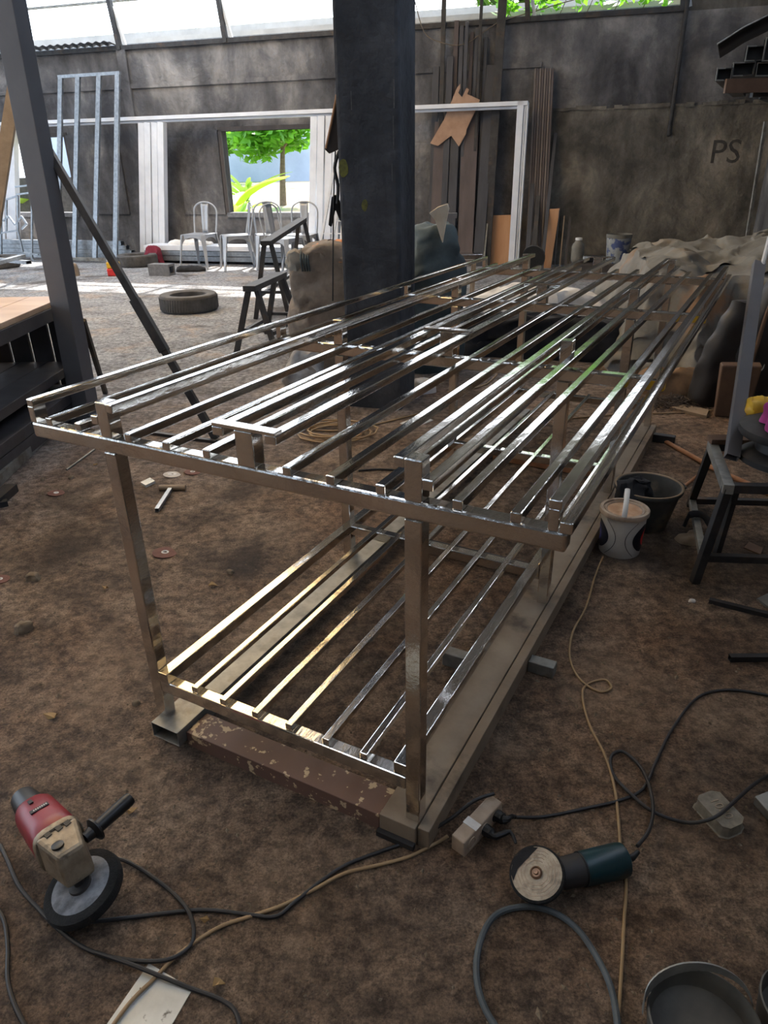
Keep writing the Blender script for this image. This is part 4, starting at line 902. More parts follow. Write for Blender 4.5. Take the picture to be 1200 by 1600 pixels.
for y in (uy0 + .03, uy1 - .09):
    for x in (-.7, -.07): ub('leg', M_dwood, x, x + .06, y, y + .06, 0, zt_ - .036)
mb = MB(); mb.hollow(W(-30, 770, .035), W(92, 655, .035), .075, .06, .004); tag(mb.build('steel_channel', M_galvdull), 'grey steel tube on the floor along the dark wooden unit', 'tube')
mb = MB(); mb.hollow(W(-40, 812, .025), W(18, 762, .025), .07, .045, .004); tag(mb.build('steel_channel', M_dark), 'dark short tube on the floor at the left edge', 'tube')
mb = MB(); mb.bar(W(-12, 790, .015), W(12, 785, .015), .04, .03); tag(mb.build('scrap_block', M_dark), 'small dark block on the floor at the left edge', 'block')
cable([(104, 734), (148, 702)], .006, M_galvdull, 'thin steel rod on the floor beside the left front leg of the rack', name='rod', sm=1)
mb = MB(); a, b = V(24, 128, 6.5), V(-8, 340, 6.0); d = (b - a); t_ = -a.z / d.z; mb.bar(a - d * .03, a + d * t_, .1, .03, (0, 1, 0)); tag(mb.build('wood_plank', M_tan), 'long pale wooden plank leaning behind the steel post at the left edge', 'plank')
# ================================================================ FAR LEFT
def uprights(name, label, cat, px_list, ytop, ybot, off, w_, m, bars, h_=None):
    pass
gf = thing('steel_grille', 'tall galvanised steel frame of four uprights leaning at the far left wall', 'frame', Bd(WP(140, 410, .9)[0], .9, 0))
tops, bots = [(95, 120), (122, 119), (155, 118), (184, 114)], [(92, 408), (118, 412), (149, 408), (181, 409)]
P_t = []; P_b = []
for (a, b) in zip(tops, bots):
    st_, zt2 = WP(a[0], a[1], .55); sb_, zb2 = WP(b[0], b[1], 1.0)
    P_t.append(Bd(st_, .55, zt2)); P_b.append(Bd(sb_, 1.0, .06)); MB().bar(P_b[-1], P_t[-1], .085, .05, NU).build('upright', M_galv, gf)
MB().bar(P_t[0] - EU * .05, P_t[3] + EU * .05, .05, .05).build('top_bar', M_galv, gf)
MB().bar(P_b[1] - EU * .3, P_b[3] + EU * .2, .08, .05).build('bottom_bar', M_galvdull, gf)
# white aluminium frame
wfm = thing('door_frame', 'wide white aluminium door frame with ribbed posts standing along the far wall', 'door frame', Bd(-2, .35, 0))
ZF = 2.43
def fp(s0, s1, z0, z1, d0=.3, d1=.42, name='post', m=None): mb = MB(); wall_piece(mb, s0, s1, z0, z1, d0, d1); return mb.build(name, m or M_white, wfm, bevel=.004)
fp(-8.6, 2.47, ZF - .06, ZF, name='top_track'); fp(-8.6, 2.47, ZF - .1, ZF - .065, .28, .36, 'top_track')
for (xt0, xt1, xb0, xb1, nr) in ((-30, 24, -22, 29, 6), (218, 259, 219, 260, 4), (487, 534, 481, 530, 4)):
    ta, tb2, ba, bb2 = WP(xt0, 192, .35)[0], WP(xt1, 192, .35)[0], WP(xb0, 392, .35)[0], WP(xb1, 392, .35)[0]
    for k in range(nr):
        w_ = (tb2 - ta) / nr; mb = MB(); st_ = ta + (k + .5) * w_; sb_ = ba + (k + .5) * (bb2 - ba) / nr
        mb.bar(Bd(sb_, .36, .0), Bd(st_, .36, ZF - .1), w_ - .012, .13 if k % 2 else .1, NU); mb.build('post_rib', M_white, wfm, bevel=.004)
s1 = WP(826, 170, .35)[0]
fp(s1 - .17, s1 - .07, .0, ZF, name='end_post'); fp(s1 - .065, s1 - .035, .0, ZF - .02, .3, .4, 'end_post_rib'); fp(s1 - .03, s1 - .0, .0, ZF - .02, .3, .4, 'end_post_rib')
# stacked galvanised tubes on the floor along the wall
gi = 0
tb_l = ['topmost', 'second', 'third', 'lowest']
for k in range(4):
    mb = MB(); mb.hollow(Bd(-8.8 + k * .25, .75, .33 - k * .08), Bd(-4.95 + k * .1, .75, .33 - k * .08), .12, .075, .003); tag(mb.build('galvanised_tube', M_galv), 'long galvanised tube in the stack by the left wall, %s of four' % tb_l[k], 'tube', 'stacked tubes by the wall')
for k in range(3):
    mb = MB(); mb.hollow(Bd(-4.4, .68 + .005 * k, .27 - k * .09), Bd(-.9 + k * .1, .68 + .005 * k, .27 - k * .09), .44, .08, .003); tag(mb.build('pale_beam', M_galv if k else M_white), ('white beam on top of the stack behind the metal chairs', 'middle grey beam of the stack behind the metal chairs', 'lowest grey beam of the stack behind the metal chairs')[k], 'beam', 'stacked beams behind the chairs')
mb = MB(); mb.lump(Bd(-3.55, .68, .311), (.9, .26, .08), -.3, .4, .03, 7, 41, 40, 14); tag(mb.build('white_sheet', M_cloth, None, True), 'crumpled white sheet on the beams behind the metal chairs', 'sheet')
mb = MB(); mb.lump(Bd(-4.15, 1.0, 0), (.34, .2, .3), -.3, .5, .04, 8, 42, 30, 14); tag(mb.build('maroon_cloth', M_maroon, None, True), 'maroon cloth hanging at the left end of the beams behind the chairs', 'cloth')
# gate panel scraps at left edge
gp = thing('gate_panel', 'pale welded gate panel with diamond bars leaning at the far left edge', 'gate', Bd(-7.6, 1.2, 0))
def gpt(px, py, off=1.0): s, z = WP(px, py, off); return Bd(s, off, z)
for a, b in (((50, 290), (50, 405)), ((24, 292), (50, 289)), ((26, 304), (48, 301)), ((-10, 318), (28, 306)), ((-10, 366), (28, 360)), ((28, 360), (36, 395)), ((5, 345), (14, 338)), ((14, 338), (24, 352)), ((24, 352), (34, 338)), ((34, 338), (42, 350)), ((42, 350), (34, 358)), ((28, 306), (28, 360)), ((10, 312), (10, 362)), ((2, 314), (2, 400)), ((36, 395), (60, 398)), ((50, 405), (60, 412))):
    MB().bar(gpt(*a), gpt(*b), .03, .03, NU).build('bar', M_galv, gp)
MB().bar(gpt(50, 400), gpt(50, 400) - VV((0, 0, gpt(50, 400).z)), .03, .03, NU).build('bar', M_galv, gp)
for k, (x0, y0, x1, y1) in enumerate(((-20, 415, 36, 400), (-20, 404, 45, 410))):
    mb = MB(); mb.hollow(W(x0, y0, .36 - k * .06), W(x1, y1, .36 - k * .06), .09, .05, .003); tag(mb.build('galvanised_tube', M_galv), ('upper loose galvanised tube at the far left edge on the tyre', 'lower loose galvanised tube at the far left edge on the tyre')[k], 'tube')
# tyres
def tyre_parts(t, r, w_):
    prof = []
    for k in range(17):
        a = -PI * .5 + PI * k / 16; prof.append((r - .035 + .035 * abs(math.cos(a)) ** .5, w_ / 2 + w_ / 2 * math.sin(a)))
    prof = [(r * .62, .02 * w_ + .01)] + [(r * .7, .0)] + prof + [(r * .7, w_), (r * .62, w_ - .02 * w_ - .01)] + [(r * .60, w_ * .8), (r * .64, w_ * .5), (r * .60, w_ * .2), (r * .62, .02 * w_ + .01)]
    mb = MB(); mb.lathe(prof, (0, 0, 0), 48, capb=False, capt=False); mb.build('carcass', M_tyre, t, True, local=True)
    tb = MB()
    for k in range(64):
        a = 2 * PI * k / 64; c, s = math.cos(a), math.sin(a); tb.bar((c * (r - .004), s * (r - .004), w_ * .15), (math.cos(a + .05) * (r - .004), math.sin(a + .05) * (r - .004), w_ * .85), .018, .012, (c, s, 0))
    tb.build('tread', M_tyre, t, local=True)['kind'] = 'stuff'
M_tyre = mat('old_tyre', L(58, 56, 55), L(88, 86, 84), scale=8, rough=.85, bump=.001)
ty = thing('tyre', 'old tyre lying flat on the floor in front of the sunlit strip', 'tyre', W(297, 484) - VV((0, .0, 0)), .3); tyre_parts(ty, .355, .20)
dup(ty, Bd(-4.3, 1.3, 0), 1.0, 'old tyre lying in shade at the foot of the galvanised frame')
dup(ty, W(0, 418), 2.0, 'old tyre at the far left edge under loose galvanised tubes')
# small things on the far floor
mb = thing('concrete_block', 'grey hollow concrete block on the floor in front of the ribbed white post', 'block', W(254, 430), -.3)
h = MB(); h.hollow((-.19, 0, .09), (.19, 0, .09), .2, .18, .035, (0, 0, 1)); h.build('block_shell', M_conc, mb, local=True); MB().box(-.02, .02, -.08, .08, .02, .16).build('block_web', M_conc, mb, local=True)
cn = thing('food_packet', 'red and yellow packet standing on the far floor behind the brace', 'packet', W(180, 431), .2)
MB().box(-.11, .11, -.05, .05, 0, .12).build('lower_band', M_redp, cn, local=True, bevel=.015); MB().box(-.105, .105, -.045, .045, .12, .22).build('upper_band', M_yel, cn, local=True, bevel=.015); MB().box(-.09, .06, -.03, .03, .22, .3).build('paper_top', M_cloth, cn, local=True, bevel=.015)
mb = MB(); mb.lump(W(115, 431), (.2, .12, .2), .2, .3, .01, 9, 44, 20, 12); tag(mb.build('small_sack', M_sack, None, True), 'small grey sack on the far floor beside the steel post', 'sack')
mb = MB(); mb.lump(W(298, 424), (.5, .2, .09), .1, .6, .03, 9, 45, 30, 12); tag(mb.build('rag', M_blackcloth, None, True), 'dark rag on the floor under the leftmost metal chair', 'cloth')

# ---- metal cafe chairs
def make_chair(label):
    t = thing('metal_chair', label, 'chair', (0, 0, 0)); hs = .19
    mb = MB(); mb.grid(lambda u, v: VV(((u - .5) * .36 * (1 + .08 * v), (v - .5) * .36, .445 - .012 * math.sin(PI * u) * math.sin(PI * v))), 9, 9); mb.build('seat', M_chair, t, True, local=True, solid=.004)
    for sx_ in (-1, 1):
        for sy_ in (-1, 1):
            top = VV((sx_ * .17, sy_ * .17, .44)); bot = VV((sx_ * .225, sy_ * (.225 if sy_ < 0 else .25), 0))
            MB().bar(top, bot, .07, .022, (sx_, sy_, 0), w1=.028, h1=.018).build('leg', M_chair, t, local=True, bevel=.004)
    for k, (a, b) in enumerate((((-1, -1), (1, -1)), ((-1, 1), (1, 1)), ((-1, -1), (-1, 1)), ((1, -1), (1, 1)))):
        n = 12; q = []
        for i in range(n + 1):
            f = i / n; x = (a[0] + (b[0] - a[0]) * f) * .178; y = (a[1] + (b[1] - a[1]) * f) * .178; q.append((VV((x, y, .44)), VV((x, y, .44 - .035 - .09 * abs(2 * f - 1) ** 3))))
        m2 = MB(); m2.add([p for pr in q for p in pr], [(2 * i, 2 * i + 1, 2 * i + 3, 2 * i + 2) for i in range(n)]); m2.build('apron', M_chair, t, local=True, solid=.003)
    hoop = []
    for k in range(21):
        a = PI * k / 20; hoop.append(VV((-.185 * math.cos(a) ** 1 if k not in (0, 20) else -.185 * math.cos(a), .17 + .06 + .0, .70 + .145 * math.sin(a) ** .8)))
    pts = [VV((-.175, .17, .44)), VV((-.182, .2, .57))] + hoop + [VV((.182, .2, .57)), VV((.175, .17, .44))]
    MB().tube(pts, .011, 8).build('back_hoop', M_chair, t, True, local=True)
    mb = MB(); mb.grid(lambda u, v: VV(((u - .5) * (.09 + .035 * v), .172 + .058 * v + .012 * math.sin(PI * u), .44 + v * .40)), 5, 8); mb.build('back_splat', M_chair, t, True, local=True, solid=.003)
    return t
def chloc(px, py): return W(px, py)
c0 = make_chair('pale metal cafe chair with its back to the wall, leftmost of the group'); cg = 'pale metal cafe chairs by the wall opening'; c0['group'] = cg
c0.location = W(317, 417); c0.rotation_euler = (0, 0, -.35); c0.scale = (1.24,) * 3; CS = (1.24,) * 3
dup(c0, W(374, 420), -1.25, 'pale metal cafe chair turned sideways, second from the left', cg, CS)
dup(c0, W(448, 427), 1.0, 'pale metal cafe chair just behind the tilted trestle, back at its left', cg, CS)
p = Bd(WP(424, 395, 1.2)[0], 1.2, 0); dup(c0, p, .2, 'pale metal cafe chair against the stacked beams right of the sideways chair', cg, CS)
p = Bd(WP(472, 395, 1.2)[0], 1.2, 0); dup(c0, p, -.2, 'rightmost pale metal cafe chair against the stacked beams beside the white post', cg, CS)
# ---- dark trestles
def trestle(label, pa, pb, z, w_=.12, spread=.16, tilt=0):
    a = VV((pa.x, pa.y, z)); b = VV((pb.x, pb.y, z + tilt)); d = (b - a); d.z = 0; d.normalize(); n_ = VV((-d.y, d.x, 0))
    t = thing('trestle', label, 'trestle', VV(((a.x + b.x) / 2, (a.y + b.y) / 2, 0)), 0, 'dark steel trestles')
    MB().bar(a - d * .05, b + d * .05, w_, .05).build('top_beam', M_dark, t, bevel=.003)
    for e, o_ in ((a, .04), (b, -.04)):
        for s_ in (-1, 1):
            top = e + d * o_ + n_ * s_ * .04 - VV((0, 0, .02)); bot = VV((top.x, top.y, 0)) + n_ * s_ * spread + d * (-o_ * 1.5); MB().bar(top, bot, .045, .045, d).build('leg', M_dark, t)
    for s_ in (-1, 1):
        q0 = a + d * .05 + n_ * s_ * (.04 + spread * .7); q1 = b - d * .05 + n_ * s_ * (.04 + spread * .7); q0.z = q1.z = z * .3; MB().bar(q0, q1, .035, .035).build('stretcher', M_dark, t)
    for e in (a, b):
        q0 = e + n_ * (.04 + spread * .65); q1 = e - n_ * (.04 + spread * .65); q0.z = q1.z = z * .36; MB().bar(q0, q1, .03, .03).build('end_stretcher', M_dark, t)
    return t
trestle('dark steel trestle standing beside the sackcloth bundle', W(392, 450, .60), W(437, 430, .60), .60)
trestle('dark steel trestle with a tilted top behind the nearer trestle', W(416, 372, .88), W(472, 350, .88), .83, tilt=.1)
# ---- bundles at the pillar
sk0 = VV((-.32, 5.85, 0))
bn = thing('sackcloth_bundle', 'tall bundle wrapped in brown sackcloth left of the pillar', 'bundle', sk0)
mb = MB(); mb.lump(sk0, (.82, .62, 1.06), -.15, .26, .045, 4, 51, 90, 60); mb.build('sackcloth', M_sack, bn, True)
mb = MB(); mb.lump(sk0 + VV((.06, -.06, .94)), (.58, .34, .12), -.15, .6, .04, 7, 52, 40, 16); mb.build('orange_lining', M_orange, bn, True)
mb = MB(); mb.lump(sk0 + VV((-.31, -.12, .88)), (.16, .18, .13), .3, .6, .03, 11, 57, 30, 16); mb.build('tied_corner', M_tarpl, bn, True)
mb = MB(); mb.lump(sk0 + VV((.0, -.15, .92)), (.5, .2, .12), -.15, .6, .04, 8, 58, 40, 16); mb.build('folded_hem', M_sack, bn, True)
mb = MB()
for k in range(4): mb.tube([sk0 + VV((-.27 + k * .018, -.12, 1.03)), sk0 + VV((-.27 + k * .018, -.24, .97)), sk0 + VV((-.26 + k * .018, -.24, .88))], .007, 6, sm=3)
mb.build('green_cord', M_green, bn)
gtz = VV((.45, 6.15, 0)); mb = MB(); mb.lump(gtz, (.5, .5, 1.18), .1, .38, .06, 4, 54, 56, 36); tag(mb.build('tarp_bundle', M_green, None, True), 'dark green tarpaulin bundle right of the pillar', 'bundle')
mb = MB()
q = [V(670, 333, 5.84), V(684, 323, 5.86), V(699, 318, 5.86), V(701, 326, 5.86), V(696, 350, 5.86), V(691, 380, 5.86), V(685, 362, 5.86), V(680, 345, 5.86)]
mb.prism(q, (.01, .03, 0)); tag(mb.build('white_rag', mat('cream_rag', L(206, 186, 156), L(226, 212, 188), scale=8, rough=.9), bevel=.006), 'pale rag hung over the dark green tarpaulin bundle', 'cloth')
pb2 = MB(); pb2.lump(W(482, 628), (.3, .22, .38), .2, .5, .05, 8, 55, 40, 22); tag(pb2.build('plastic_bag', mat('clear_plastic', L(130, 126, 120), L(176, 172, 166), scale=9, rough=.35, bump=.01, bscale=14), None, True), 'crumpled greyish plastic bag at the left foot of the pillar', 'bag')
mb = MB(); mb.lump(W(662, 612), (.2, .14, .09), .2, .5, .03, 12, 56, 24, 12); tag(mb.build('plastic_bag', M_cloth, None, True), 'small white plastic bag on the floor right of the pillar', 'bag')
mb = MB(); mb.prism([W(625, 662), W(655, 650), W(677, 657), W(645, 670)], (0, 0, .004)); tag(mb.build('paper_sheet', M_cloth), 'white paper sheet on the floor in front of the pillar', 'paper')
# things hung on the pillar's left side
hk = thing('hung_board', 'scorched board hanging on the left side of the pillar', 'board', V(521, 235, 5.2))
q = [V(528, 150, 5.2), V(532, 150, 5.2), V(533, 232, 5.2), V(514, 240, 5.2), V(507, 233, 5.2)]; MB().prism(q, (.0, .05, 0)).build('board', M_ply_dark, hk, bevel=.004)
MB().tube([V(526, 148, 5.19), V(518, 190, 5.19), V(509, 232, 5.19)], .008, 6, sm=2).build('light_edge', M_board, hk)
MB().bar(V(528, 145, 5.19), V(536, 145, 5.19), .03, .02).build('peg', M_black, hk)
mb = MB(); mb.tube([V(530, 236, 5.18), V(523, 262, 5.18), V(528, 290, 5.18), V(527, 318, 5.18)], .012, 6, sm=4); mb.tube([V(524, 236, 5.18), V(521, 330, 5.2), V(520, 470, 5.3)], .005, 5, sm=3); tag(mb.build('hanging_cord', M_black, None, True), 'black cord hanging down the left side of the pillar', 'cord')
mb = MB()
q = [V(524, 304, 5.2), V(529, 310, 5.2), V(540, 338, 5.2), V(536, 347, 5.2), V(531, 345, 5.2), V(524, 328, 5.2), V(518, 355, 5.2), V(513, 352, 5.2), V(516, 325, 5.2), V(518, 308, 5.2)]
mb.prism(q, (.0, .03, 0)); tag(mb.build('black_rag', M_blackcloth, bevel=.006), 'torn black rag hanging on the cord beside the pillar', 'cloth')
cg_ = thing('wire_panel', 'white wire grid panel leaning behind the sackcloth bundle', 'grid panel', Bd(-.85, 1.6, 0))
def cgp(px, py): s, z = WP(px, py, 1.6); return Bd(s, 1.6, z)
for a, b in (((528, 230), (497, 402)), ((540, 250), (515, 402)), ((545, 262), (530, 402))): MB().bar(cgp(*a), cgp(*b), .04, .03, NU).build('bar', M_white, cg_)
for k in range(6): y = 285 + k * 20; MB().bar(cgp(516 - (y - 285) * .17, y), cgp(545, y), .018, .018, NU).build('wire', M_white, cg_)
for k in (0, 1): e_ = cgp((497, 515)[k], 402); MB().bar(e_, VV((e_.x, e_.y, 0)), .03, .03, NU).build('bar', M_white, cg_)

# ================================================================ FAR RIGHT: MATERIAL LEANING ON THE WALL
def lean(px0, py0, px1, w_, m, label, name='steel_bar', th=.03, off=.55, zb=0.0, offt=.07, group='bars and boards leaning on the far wall', cat='bar'):
    st_, zt2 = WP(px0, py0, offt); sb_ = WP(px1, 402, off)[0]
    a, b = Bd(sb_, off, zb), Bd(st_, offt, zt2)
    if py0 < 0: b = a.lerp(b, 1.05)
    return tag(MB().bar(a, b, w_, th, NU).build(name, m, bevel=.002), label, cat, group)
M_br = mat('brown_flat', L(72, 62, 60), L(96, 84, 80), scale=5, rough=.7, stretch=(1, 1, .2))
M_dk2 = mat('dark_flat', L(52, 52, 56), L(76, 76, 80), scale=5, rough=.6, metal=.2, stretch=(1, 1, .2))
for i, (a, y, b, w_, m_, o_, ln_) in enumerate((
    (682, 104, 672, .10, M_dk2, .50, 'short dark bar nearest to the pillar'), (694, -8, 684, .07, M_dark, .42, 'tall dark bar rising above the wall nearest to the pillar'),
    (704, 88, 690, .10, M_dk2, .58, 'dark bar with square top just left of the cut board'), (714, 32, 700, .07, M_br, .46, 'brownish bar behind the cut board'),
    (722, 40, 709, .06, M_dk2, .50, 'thin dark bar behind the right corner of the cut board'), (730, 34, 716, .05, M_dk2, .44, 'thin dark bar right of the cut board corner'),
    (738, 50, 722, .05, M_br, .53, 'thin brown bar in the middle of the leaning bundle'), (746, 45, 728, .05, M_dk2, .46, 'thin grey bar in the middle of the leaning bundle'),
    (753, -8, 735, .045, M_dark, .40, 'thin dark bar rising above the wall in the middle of the bundle'), (760, 58, 742, .05, M_dk2, .5, 'thin bar just left of the wide dark board'),
    (769, 102, 747, .17, M_dk2, .62, 'wide dark board leaning in front of the thick pole'), (786, -8, 760, .13, M_dark, .44, 'thick dark pole rising above the wall right of the bars'),
    (776, 190, 756, .03, M_galvdull, .7, 'thin bright strip in front of the wide dark board'))):
    lean(a, y, b, w_, m_, ln_, off=o_ * .6 + .04 * (i % 3), offt=.04 + .035 * (i % 3))
lean(690, 190, 680, .22, M_br, 'wide brown board low behind the cut board', off=.42, th=.02, offt=.16); lean(712, 180, 703, .14, M_dk2, 'dark board low below the cut board', off=.44, th=.02, offt=.17); lean(736, 175, 726, .26, M_br, 'widest brown board right of the cut board', off=.43, th=.02, offt=.165)
# bundle of fluted strips
M_fl = mat('fluted_tan', L(96, 86, 80), L(118, 106, 98), scale=6, rough=.8)
for k in range(8):
    a = 837 + k * 3.9
    lean(a, 107, a - 14, .03, M_br if k % 2 else M_fl, 'fluted brown strip %s in the bundle right of the white frame' % ('first', 'second', 'third', 'fourth', 'fifth', 'sixth', 'seventh', 'eighth')[k], 'wood_strip', .04, .42, cat='strip', group='bundle of fluted strips')
lean(838, 203, 824, .07, M_dk2, 'grey bar in front of the fluted strips', off=.6); lean(846, 235, 834, .07, M_dark, 'dark worn bar right of the grey one before the fluted strips', off=.66); lean(868, 208, 848, .05, M_dk2, 'slanting grey bar at the right of the fluted strips', off=.75)
# cut board
q = []
for (x, y) in ((694, 186), (714, 137), (719, 131), (719, 138), (716, 145), (722, 152), (729, 137), (733, 140), (730, 147), (750, 156), (745, 168), (729, 202), (728, 209), (717, 229), (705, 212), (684, 228), (672, 224)):
    s, z = WP(x, y, .268); q.append(Bd(s, .268, z))
tag(MB().prism(q, -NU * .012).build('cut_board', mat('cut_cardboard', L(150, 118, 96), L(182, 148, 122), scale=5, rough=.85)), 'pale brown cut out board with a notched tail hung on the leaning bars', 'board')
# plywood and short planks
def stand(px0, px1, py0, py1, off, m, label, name='plywood', th=.015, cat='board', skew=0):
    s0, z0 = WP(px0, py1, off); s1, z1 = WP(px1, py0, off); mb = MB(); z0 = max(0, z0) if z0 < .12 else z0
    mb.hexa([Bd(s0, off, 0), Bd(s1, off, 0), Bd(s1, off - th, 0), Bd(s0, off - th, 0), Bd(s0 + skew, off - .05, z1), Bd(s1 + skew, off - .05, z1 + .01), Bd(s1 + skew, off - .05 - th, z1 + .01), Bd(s0 + skew, off - .05 - th, z1)]); return tag(mb.build(name, m), label, cat)
stand(766, 800, 337, 400, .25, M_board, 'plywood offcut behind the right post of the white frame'); stand(846, 868, 327, 398, .5, M_board, 'plywood offcut leaning behind the slanting grey bar', skew=.06)
stand(868, 873, 330, 402, .6, M_dk2, 'narrow dark plank right of the plywood offcut', 'short_plank', .02, 'plank'); stand(875, 882, 338, 402, .6, M_tan, 'pale narrow plank between two dark ones', 'short_plank', .02, 'plank'); stand(883, 892, 342, 402, .62, M_ply_dark, 'brown short plank beside the white jar', 'short_plank', .02, 'plank')
# bench of pallet timber with things on it
pz = .36; y_ = .75; 
pt_ = thing('pallet_stack', 'dark timber pallet stack along the foot of the right far wall', 'pallet', Bd(3.9, y_, 0))
s0 = WP(890, 410, y_)[0]; s1 = WP(1060, 410, y_)[0]
def pp(name, m, a, b, d0, d1, z0, z1): mb = MB(); wall_piece(mb, a, b, z0, z1, d0, d1); mb.build(name, m, pt_)
for k in range(4): pp('deck_board', M_ply_dark, s0, s1 + .6, .4 + k * .15, .4 + k * .15 + .13, .10, .13)
for k in range(3):
    pp('bearer', M_ply_dark, s0 + .05 + k * .9, s0 + .15 + k * .9, .38, .98, 0, .10)
pp('front_board', M_ply_dark, s0, s1 + .6, .96, 1.0, .02, .12)
bz = .13
def on(px, off): return Bd(WP(px, 400, off)[0], off, bz)
jr = thing('white_jar', 'pale ribbed plastic jar on the pallet stack beside the planks', 'jar', on(902, .7)); c = on(902, .7)
MB().lathe([(.08, 0), (.09, .01), (.1, .06), (.095, .1), (.1, .14), (.095, .18), (.1, .22), (.085, .27), (.055, .3), (.05, .33)], c, 24).build('jar_body', M_tarpl, jr, True); MB().lathe([(.055, .33), (.055, .36), (.04, .365)], c, 20).build('jar_cap', M_lidw, jr, True)
bk = thing('paint_bucket', 'worn white and blue paint bucket on the pallet stack by the far wall', 'bucket', on(964, .7)); c = on(964, .7)
MB().lathe([(.15, 0), (.16, .01), (.19, .38)], c, 32, capt=False).build('bucket_body', mat('worn_bucket', L(120, 122, 120), L(160, 162, 160), scale=8, rough=.7, c3=L(66, 78, 116), s3=7, t3=(.5, .55)), bk, True); MB().lathe([(.19, .37), (.198, .375), (.198, .42), (.185, .425), (.18, .4)], c, 32, capb=False, capt=False).build('rim', M_tarpl, bk, True); MB().lathe([(.0, .3), (.182, .3)], c, 32, capb=False, capt=False).build('contents', M_conc, bk)
MB().lathe([(.1742, .2), (.1842, .31)], c, 32, capb=False, capt=False).build('blue_band', plain('worn_blue', L(74, 86, 128), .7), bk, True)
hp2 = MB(); rd = random.Random(8); c = on(1035, .7)
for _ in range(260):
    p = c + EU * rd.gauss(0, .25) + NU * rd.uniform(-.15, .15); h = .3 * math.exp(-(((p - c).dot(EU)) / .3) ** 2) * rd.random() + .01; p.z = bz + h; d = VV((rd.gauss(0, 1), rd.gauss(0, 1), rd.gauss(0, .35))).normalized() * rd.uniform(.03, .12); d.z = max(min(d.z, h * .9), -h * .9); hp2.bar(p - d, p + d, .015, .012)
o = hp2.build('scrap_heap', M_dark); tag(o, 'heap of short dark steel scraps on the pallet stack', 'scrap'); o['kind'] = 'stuff'
a, b = on(990, .72), on(1025, .7); mb = MB(); mb.tube([a + VV((0, 0, .22)), b + VV((0, 0, .27))], .01, 6); tag(mb.build('steel_rod', M_tan), 'thin pale rod sticking out of the steel scrap heap', 'rod')
for k in range(3):
    a = on(912, .66 + .05 * k); b = on(944, .66 + .05 * k); mb = MB(); mb.bar(a + VV((0, 0, .02 + .035 * k)), b + VV((0, 0, .02 + .035 * k)), .16, .03); tag(mb.build('flat_stack', M_dark), ('lowest dark flat plate beside the worn bucket', 'middle dark flat plate beside the worn bucket', 'top dark flat plate beside the worn bucket')[k], 'plate', 'flat plates by the worn bucket')
# silver T stand, chrome stool, disc
def Tst(px, pyt, pyb, w_, Y, label, m, hw):
    a = V(px, pyt, Y); t = thing('t_stand', label, 'stand', (a.x, Y, 0))
    MB().bar(VV((a.x, Y, 0)), a, .06, .06, (0, 1, 0)).build('column', m, t); MB().bar(a - VV((hw, 0, -.03)), a + VV((hw * .6, 0, .03)), .06, .06).build('head', m, t); MB().bar(VV((a.x - .18, Y, .02)), VV((a.x + .18, Y, .02)), .06, .04).build('foot', m, t)
    MB().bar(VV((a.x, Y, a.z * .45)), VV((a.x - .25, Y, .03)), .03, .03, (0, 1, 0)).build('stay', m, t)
Tst(704, 341, 430, .1, 9.6, 'grey steel T shaped stand behind the dark green bundle', M_grey, .13)
ss = thing('steel_stool', 'small stool with polished steel top behind the left far end of the rack', 'stool', (V(720, 395, 7.6).x, 7.6, 0))
zt3 = V(722, 396, 7.6).z; x0, x1 = V(692, 396, 7.6).x, V(752, 396, 7.6).x
MB().box(x0, x1, 7.5, 7.7, zt3 - .05, zt3).build('top', M_steel, ss, bevel=.004)
for x in (x0 + .03, x1 - .07): MB().bar((x, 7.55, zt3 - .05), (x - .02, 7.55, 0), .03, .03, (0, 1, 0)).build('leg', M_tan, ss); MB().bar((x, 7.66, zt3 - .05), (x - .02, 7.7, 0), .03, .03, (0, 1, 0)).build('leg', M_tan, ss)
wh = V(832, 402, 8.6); tw = thing('abrasive_wheel', 'dark round wheel leaning at the far end of the rack', 'wheel', VV((wh.x, 8.6, 0)))
MB().tube([VV((wh.x, 8.6, wh.z)), VV((wh.x, 8.62, 0))], .02, 8).build('stand', M_dark, tw); MB().lathe([(.03, -.03), (.13, -.03), (.135, 0), (.13, .03), (.03, .03)], VV((wh.x, 8.55, wh.z)), 30, (-.4, -1, 0)).build('wheel', M_soot, tw, True)

# ================================================================ SMALL THINGS ON THE FLOOR
def disc(px, py, r, m, label, hole=.3):
    t = thing('grinding_disc', label, 'disc', W(px, py)); c = W(px, py)
    MB().lathe([(r * hole, .0), (r, .0), (r, .004), (r * hole, .005)], c, 28, (.08, .06, 1), capb=False, capt=False).build('abrasive_ring', m, t); MB().lathe([(r * .16, .0005), (r * hole, .0005), (r * hole, .0062), (r * .16, .0062)], c, 20, (.08, .06, 1), capb=False, capt=False).build('centre_label', M_cloth, t)
M_disc = mat('used_disc', L(92, 60, 52), L(116, 80, 70), scale=30, rough=.9); M_discp = mat('pale_disc', L(168, 160, 150), L(196, 188, 178), scale=20, rough=.8)
disc(258, 864, .057, M_disc, 'brown grinding disc with white centre in front of the left rack leg'); disc(269, 742, .05, M_discp, 'pale grinding disc above the steel hammer', .5); disc(301, 738, .048, M_disc, 'small brown grinding disc right of the pale one'); disc(88, 771, .045, M_disc, 'rusty washer disc near the dark wooden unit'); disc(0, 906, .04, M_disc, 'brown disc at the left edge of the floor')
hmr = thing('t_hammer', 'small T shaped steel hammer on the floor left of the rack', 'hammer', W(262, 775))
MB().hollow(W(245, 797, .012), W(267, 763, .014), .022, .018, .002).build('handle', M_galv, hmr); MB().tube([W(249, 762, .016), W(290, 762, .016)], .016, 12).build('head', M_tan, hmr, True)
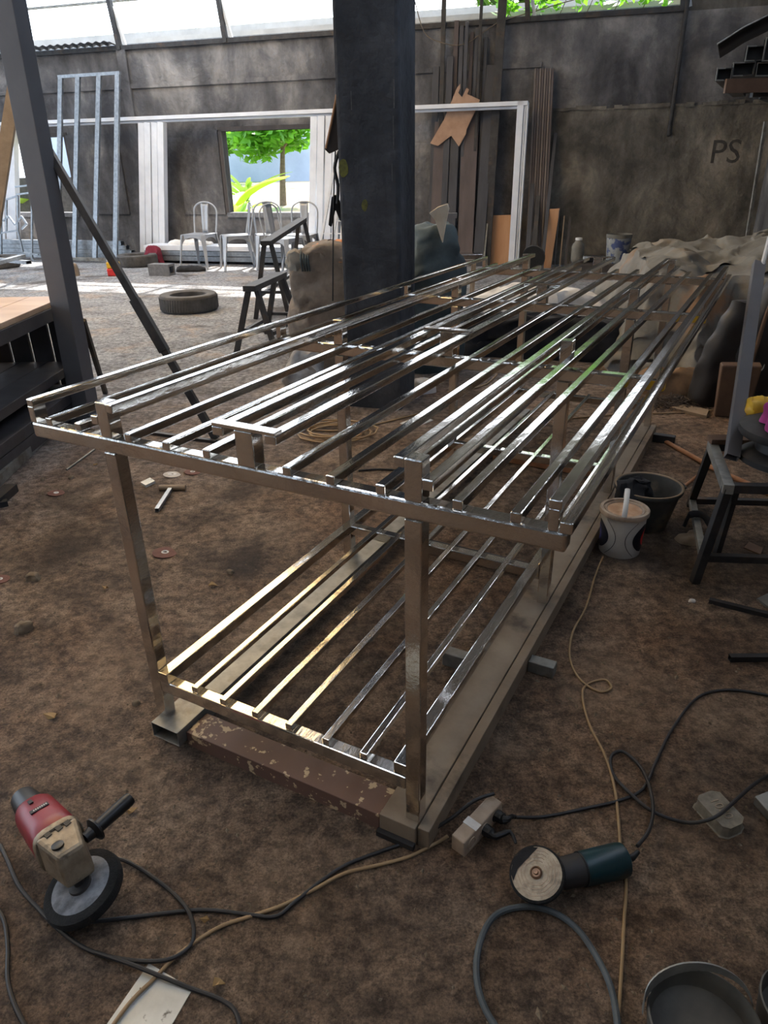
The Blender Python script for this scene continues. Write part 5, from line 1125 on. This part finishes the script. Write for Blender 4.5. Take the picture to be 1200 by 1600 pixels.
mb = MB(); mb.prism([W(220, 757), W(235, 750), W(243, 755), W(228, 762)], (0, 0, .015)); tag(mb.build('stone_chip', M_sheet), 'pale flat stone chip left of the hammer', 'stone')
rd = random.Random(21)
LAB = []
for i, (x, y, s, k, lab) in enumerate(((149, 727, .022, 1, 'small yellow leaf on the floor beside the left rack post'), (82, 1120, .035, 1, 'dry brown leaf on the floor at the left'), (165, 920, .02, 1, 'tiny dry leaf left of the rack leg'), (332, 915, .03, 1, 'dry leaf scrap right of the left rack leg'), (205, 1268, .025, 1, 'dry leaf behind the red polisher'), (95, 1350, .02, 1, 'yellowish leaf scrap beside the red polisher'), (320, 1438, .016, 1, 'tiny dry leaf beside the crossing cables'), (340, 1538, .022, 1, 'dry leaf right of the metal sheet scrap'), (140, 850, .0, 0, ''))):
    if not lab: continue
    c = W(x, y, .004); s *= .62; a0 = rd.random() * 6; q = [c + VV((math.cos(a0 + t) * s * (1.3 if j % 2 else .7), math.sin(a0 + t) * s * .7, .006 * (j % 3))) for j, t in enumerate((0, 1.1, 2.1, 3.2, 4.2, 5.2))]
    tag(MB().prism(q, (0, 0, .0015)).build('dry_leaf', M_leafdry), lab, 'leaf')
for i, (x, y, s, lab) in enumerate(((52, 905, .03, 'dark clod on the floor at the left'), (38, 985, .035, 'blackened clod below the other dark clod at the left'), (125, 882, .014, 'small pale chip near the left rack leg'), (360, 895, .016, 'small dark clod between the rack legs'), (112, 748, .016, 'small stone beside the steel tube at left'), (67, 750, .014, 'small stone near the rusty washer'), (1081, 940, .013, 'white chip in front of the trestle bench'), (214, 1100, .013, 'cream chip beside the pale hollow tube'))):
    mb = MB(); mb.lump(W(x, y), (s * 2, s * 1.5, s), i, .7, s * .3, 40, i + 60, 12, 7); tag(mb.build('clod', M_stone if i != 6 else M_cloth, None, True), lab, 'clod')
gv = MB(); rd = random.Random(77)
for _ in range(5200):
    px, py = rd.uniform(-60, 1260), 560 + 1080 * rd.random() ** .8
    c = W(px, py); s = .0025 + .006 * rd.random() ** 4
    s *= min(1, .35 + c.y * .28)
    if rd.random() < .02: s *= 1.8
    a = rd.random() * 6; d = VV((math.cos(a), math.sin(a), 0)) * s * rd.uniform(.8, 2); e = VV((-math.sin(a), math.cos(a), 0)) * s
    gv.add([c - d - VV((0, 0, .001)), c + e - VV((0, 0, .001)), c + d - VV((0, 0, .001)), c - e - VV((0, 0, .001)), c + VV((0, 0, s * .8))], [(0, 1, 4), (1, 2, 4), (2, 3, 4), (3, 0, 4)])
o = gv.build('floor_grit', M_stone); tag(o, 'fine grit and chips scattered over the dirt floor', 'grit'); o['kind'] = 'stuff'
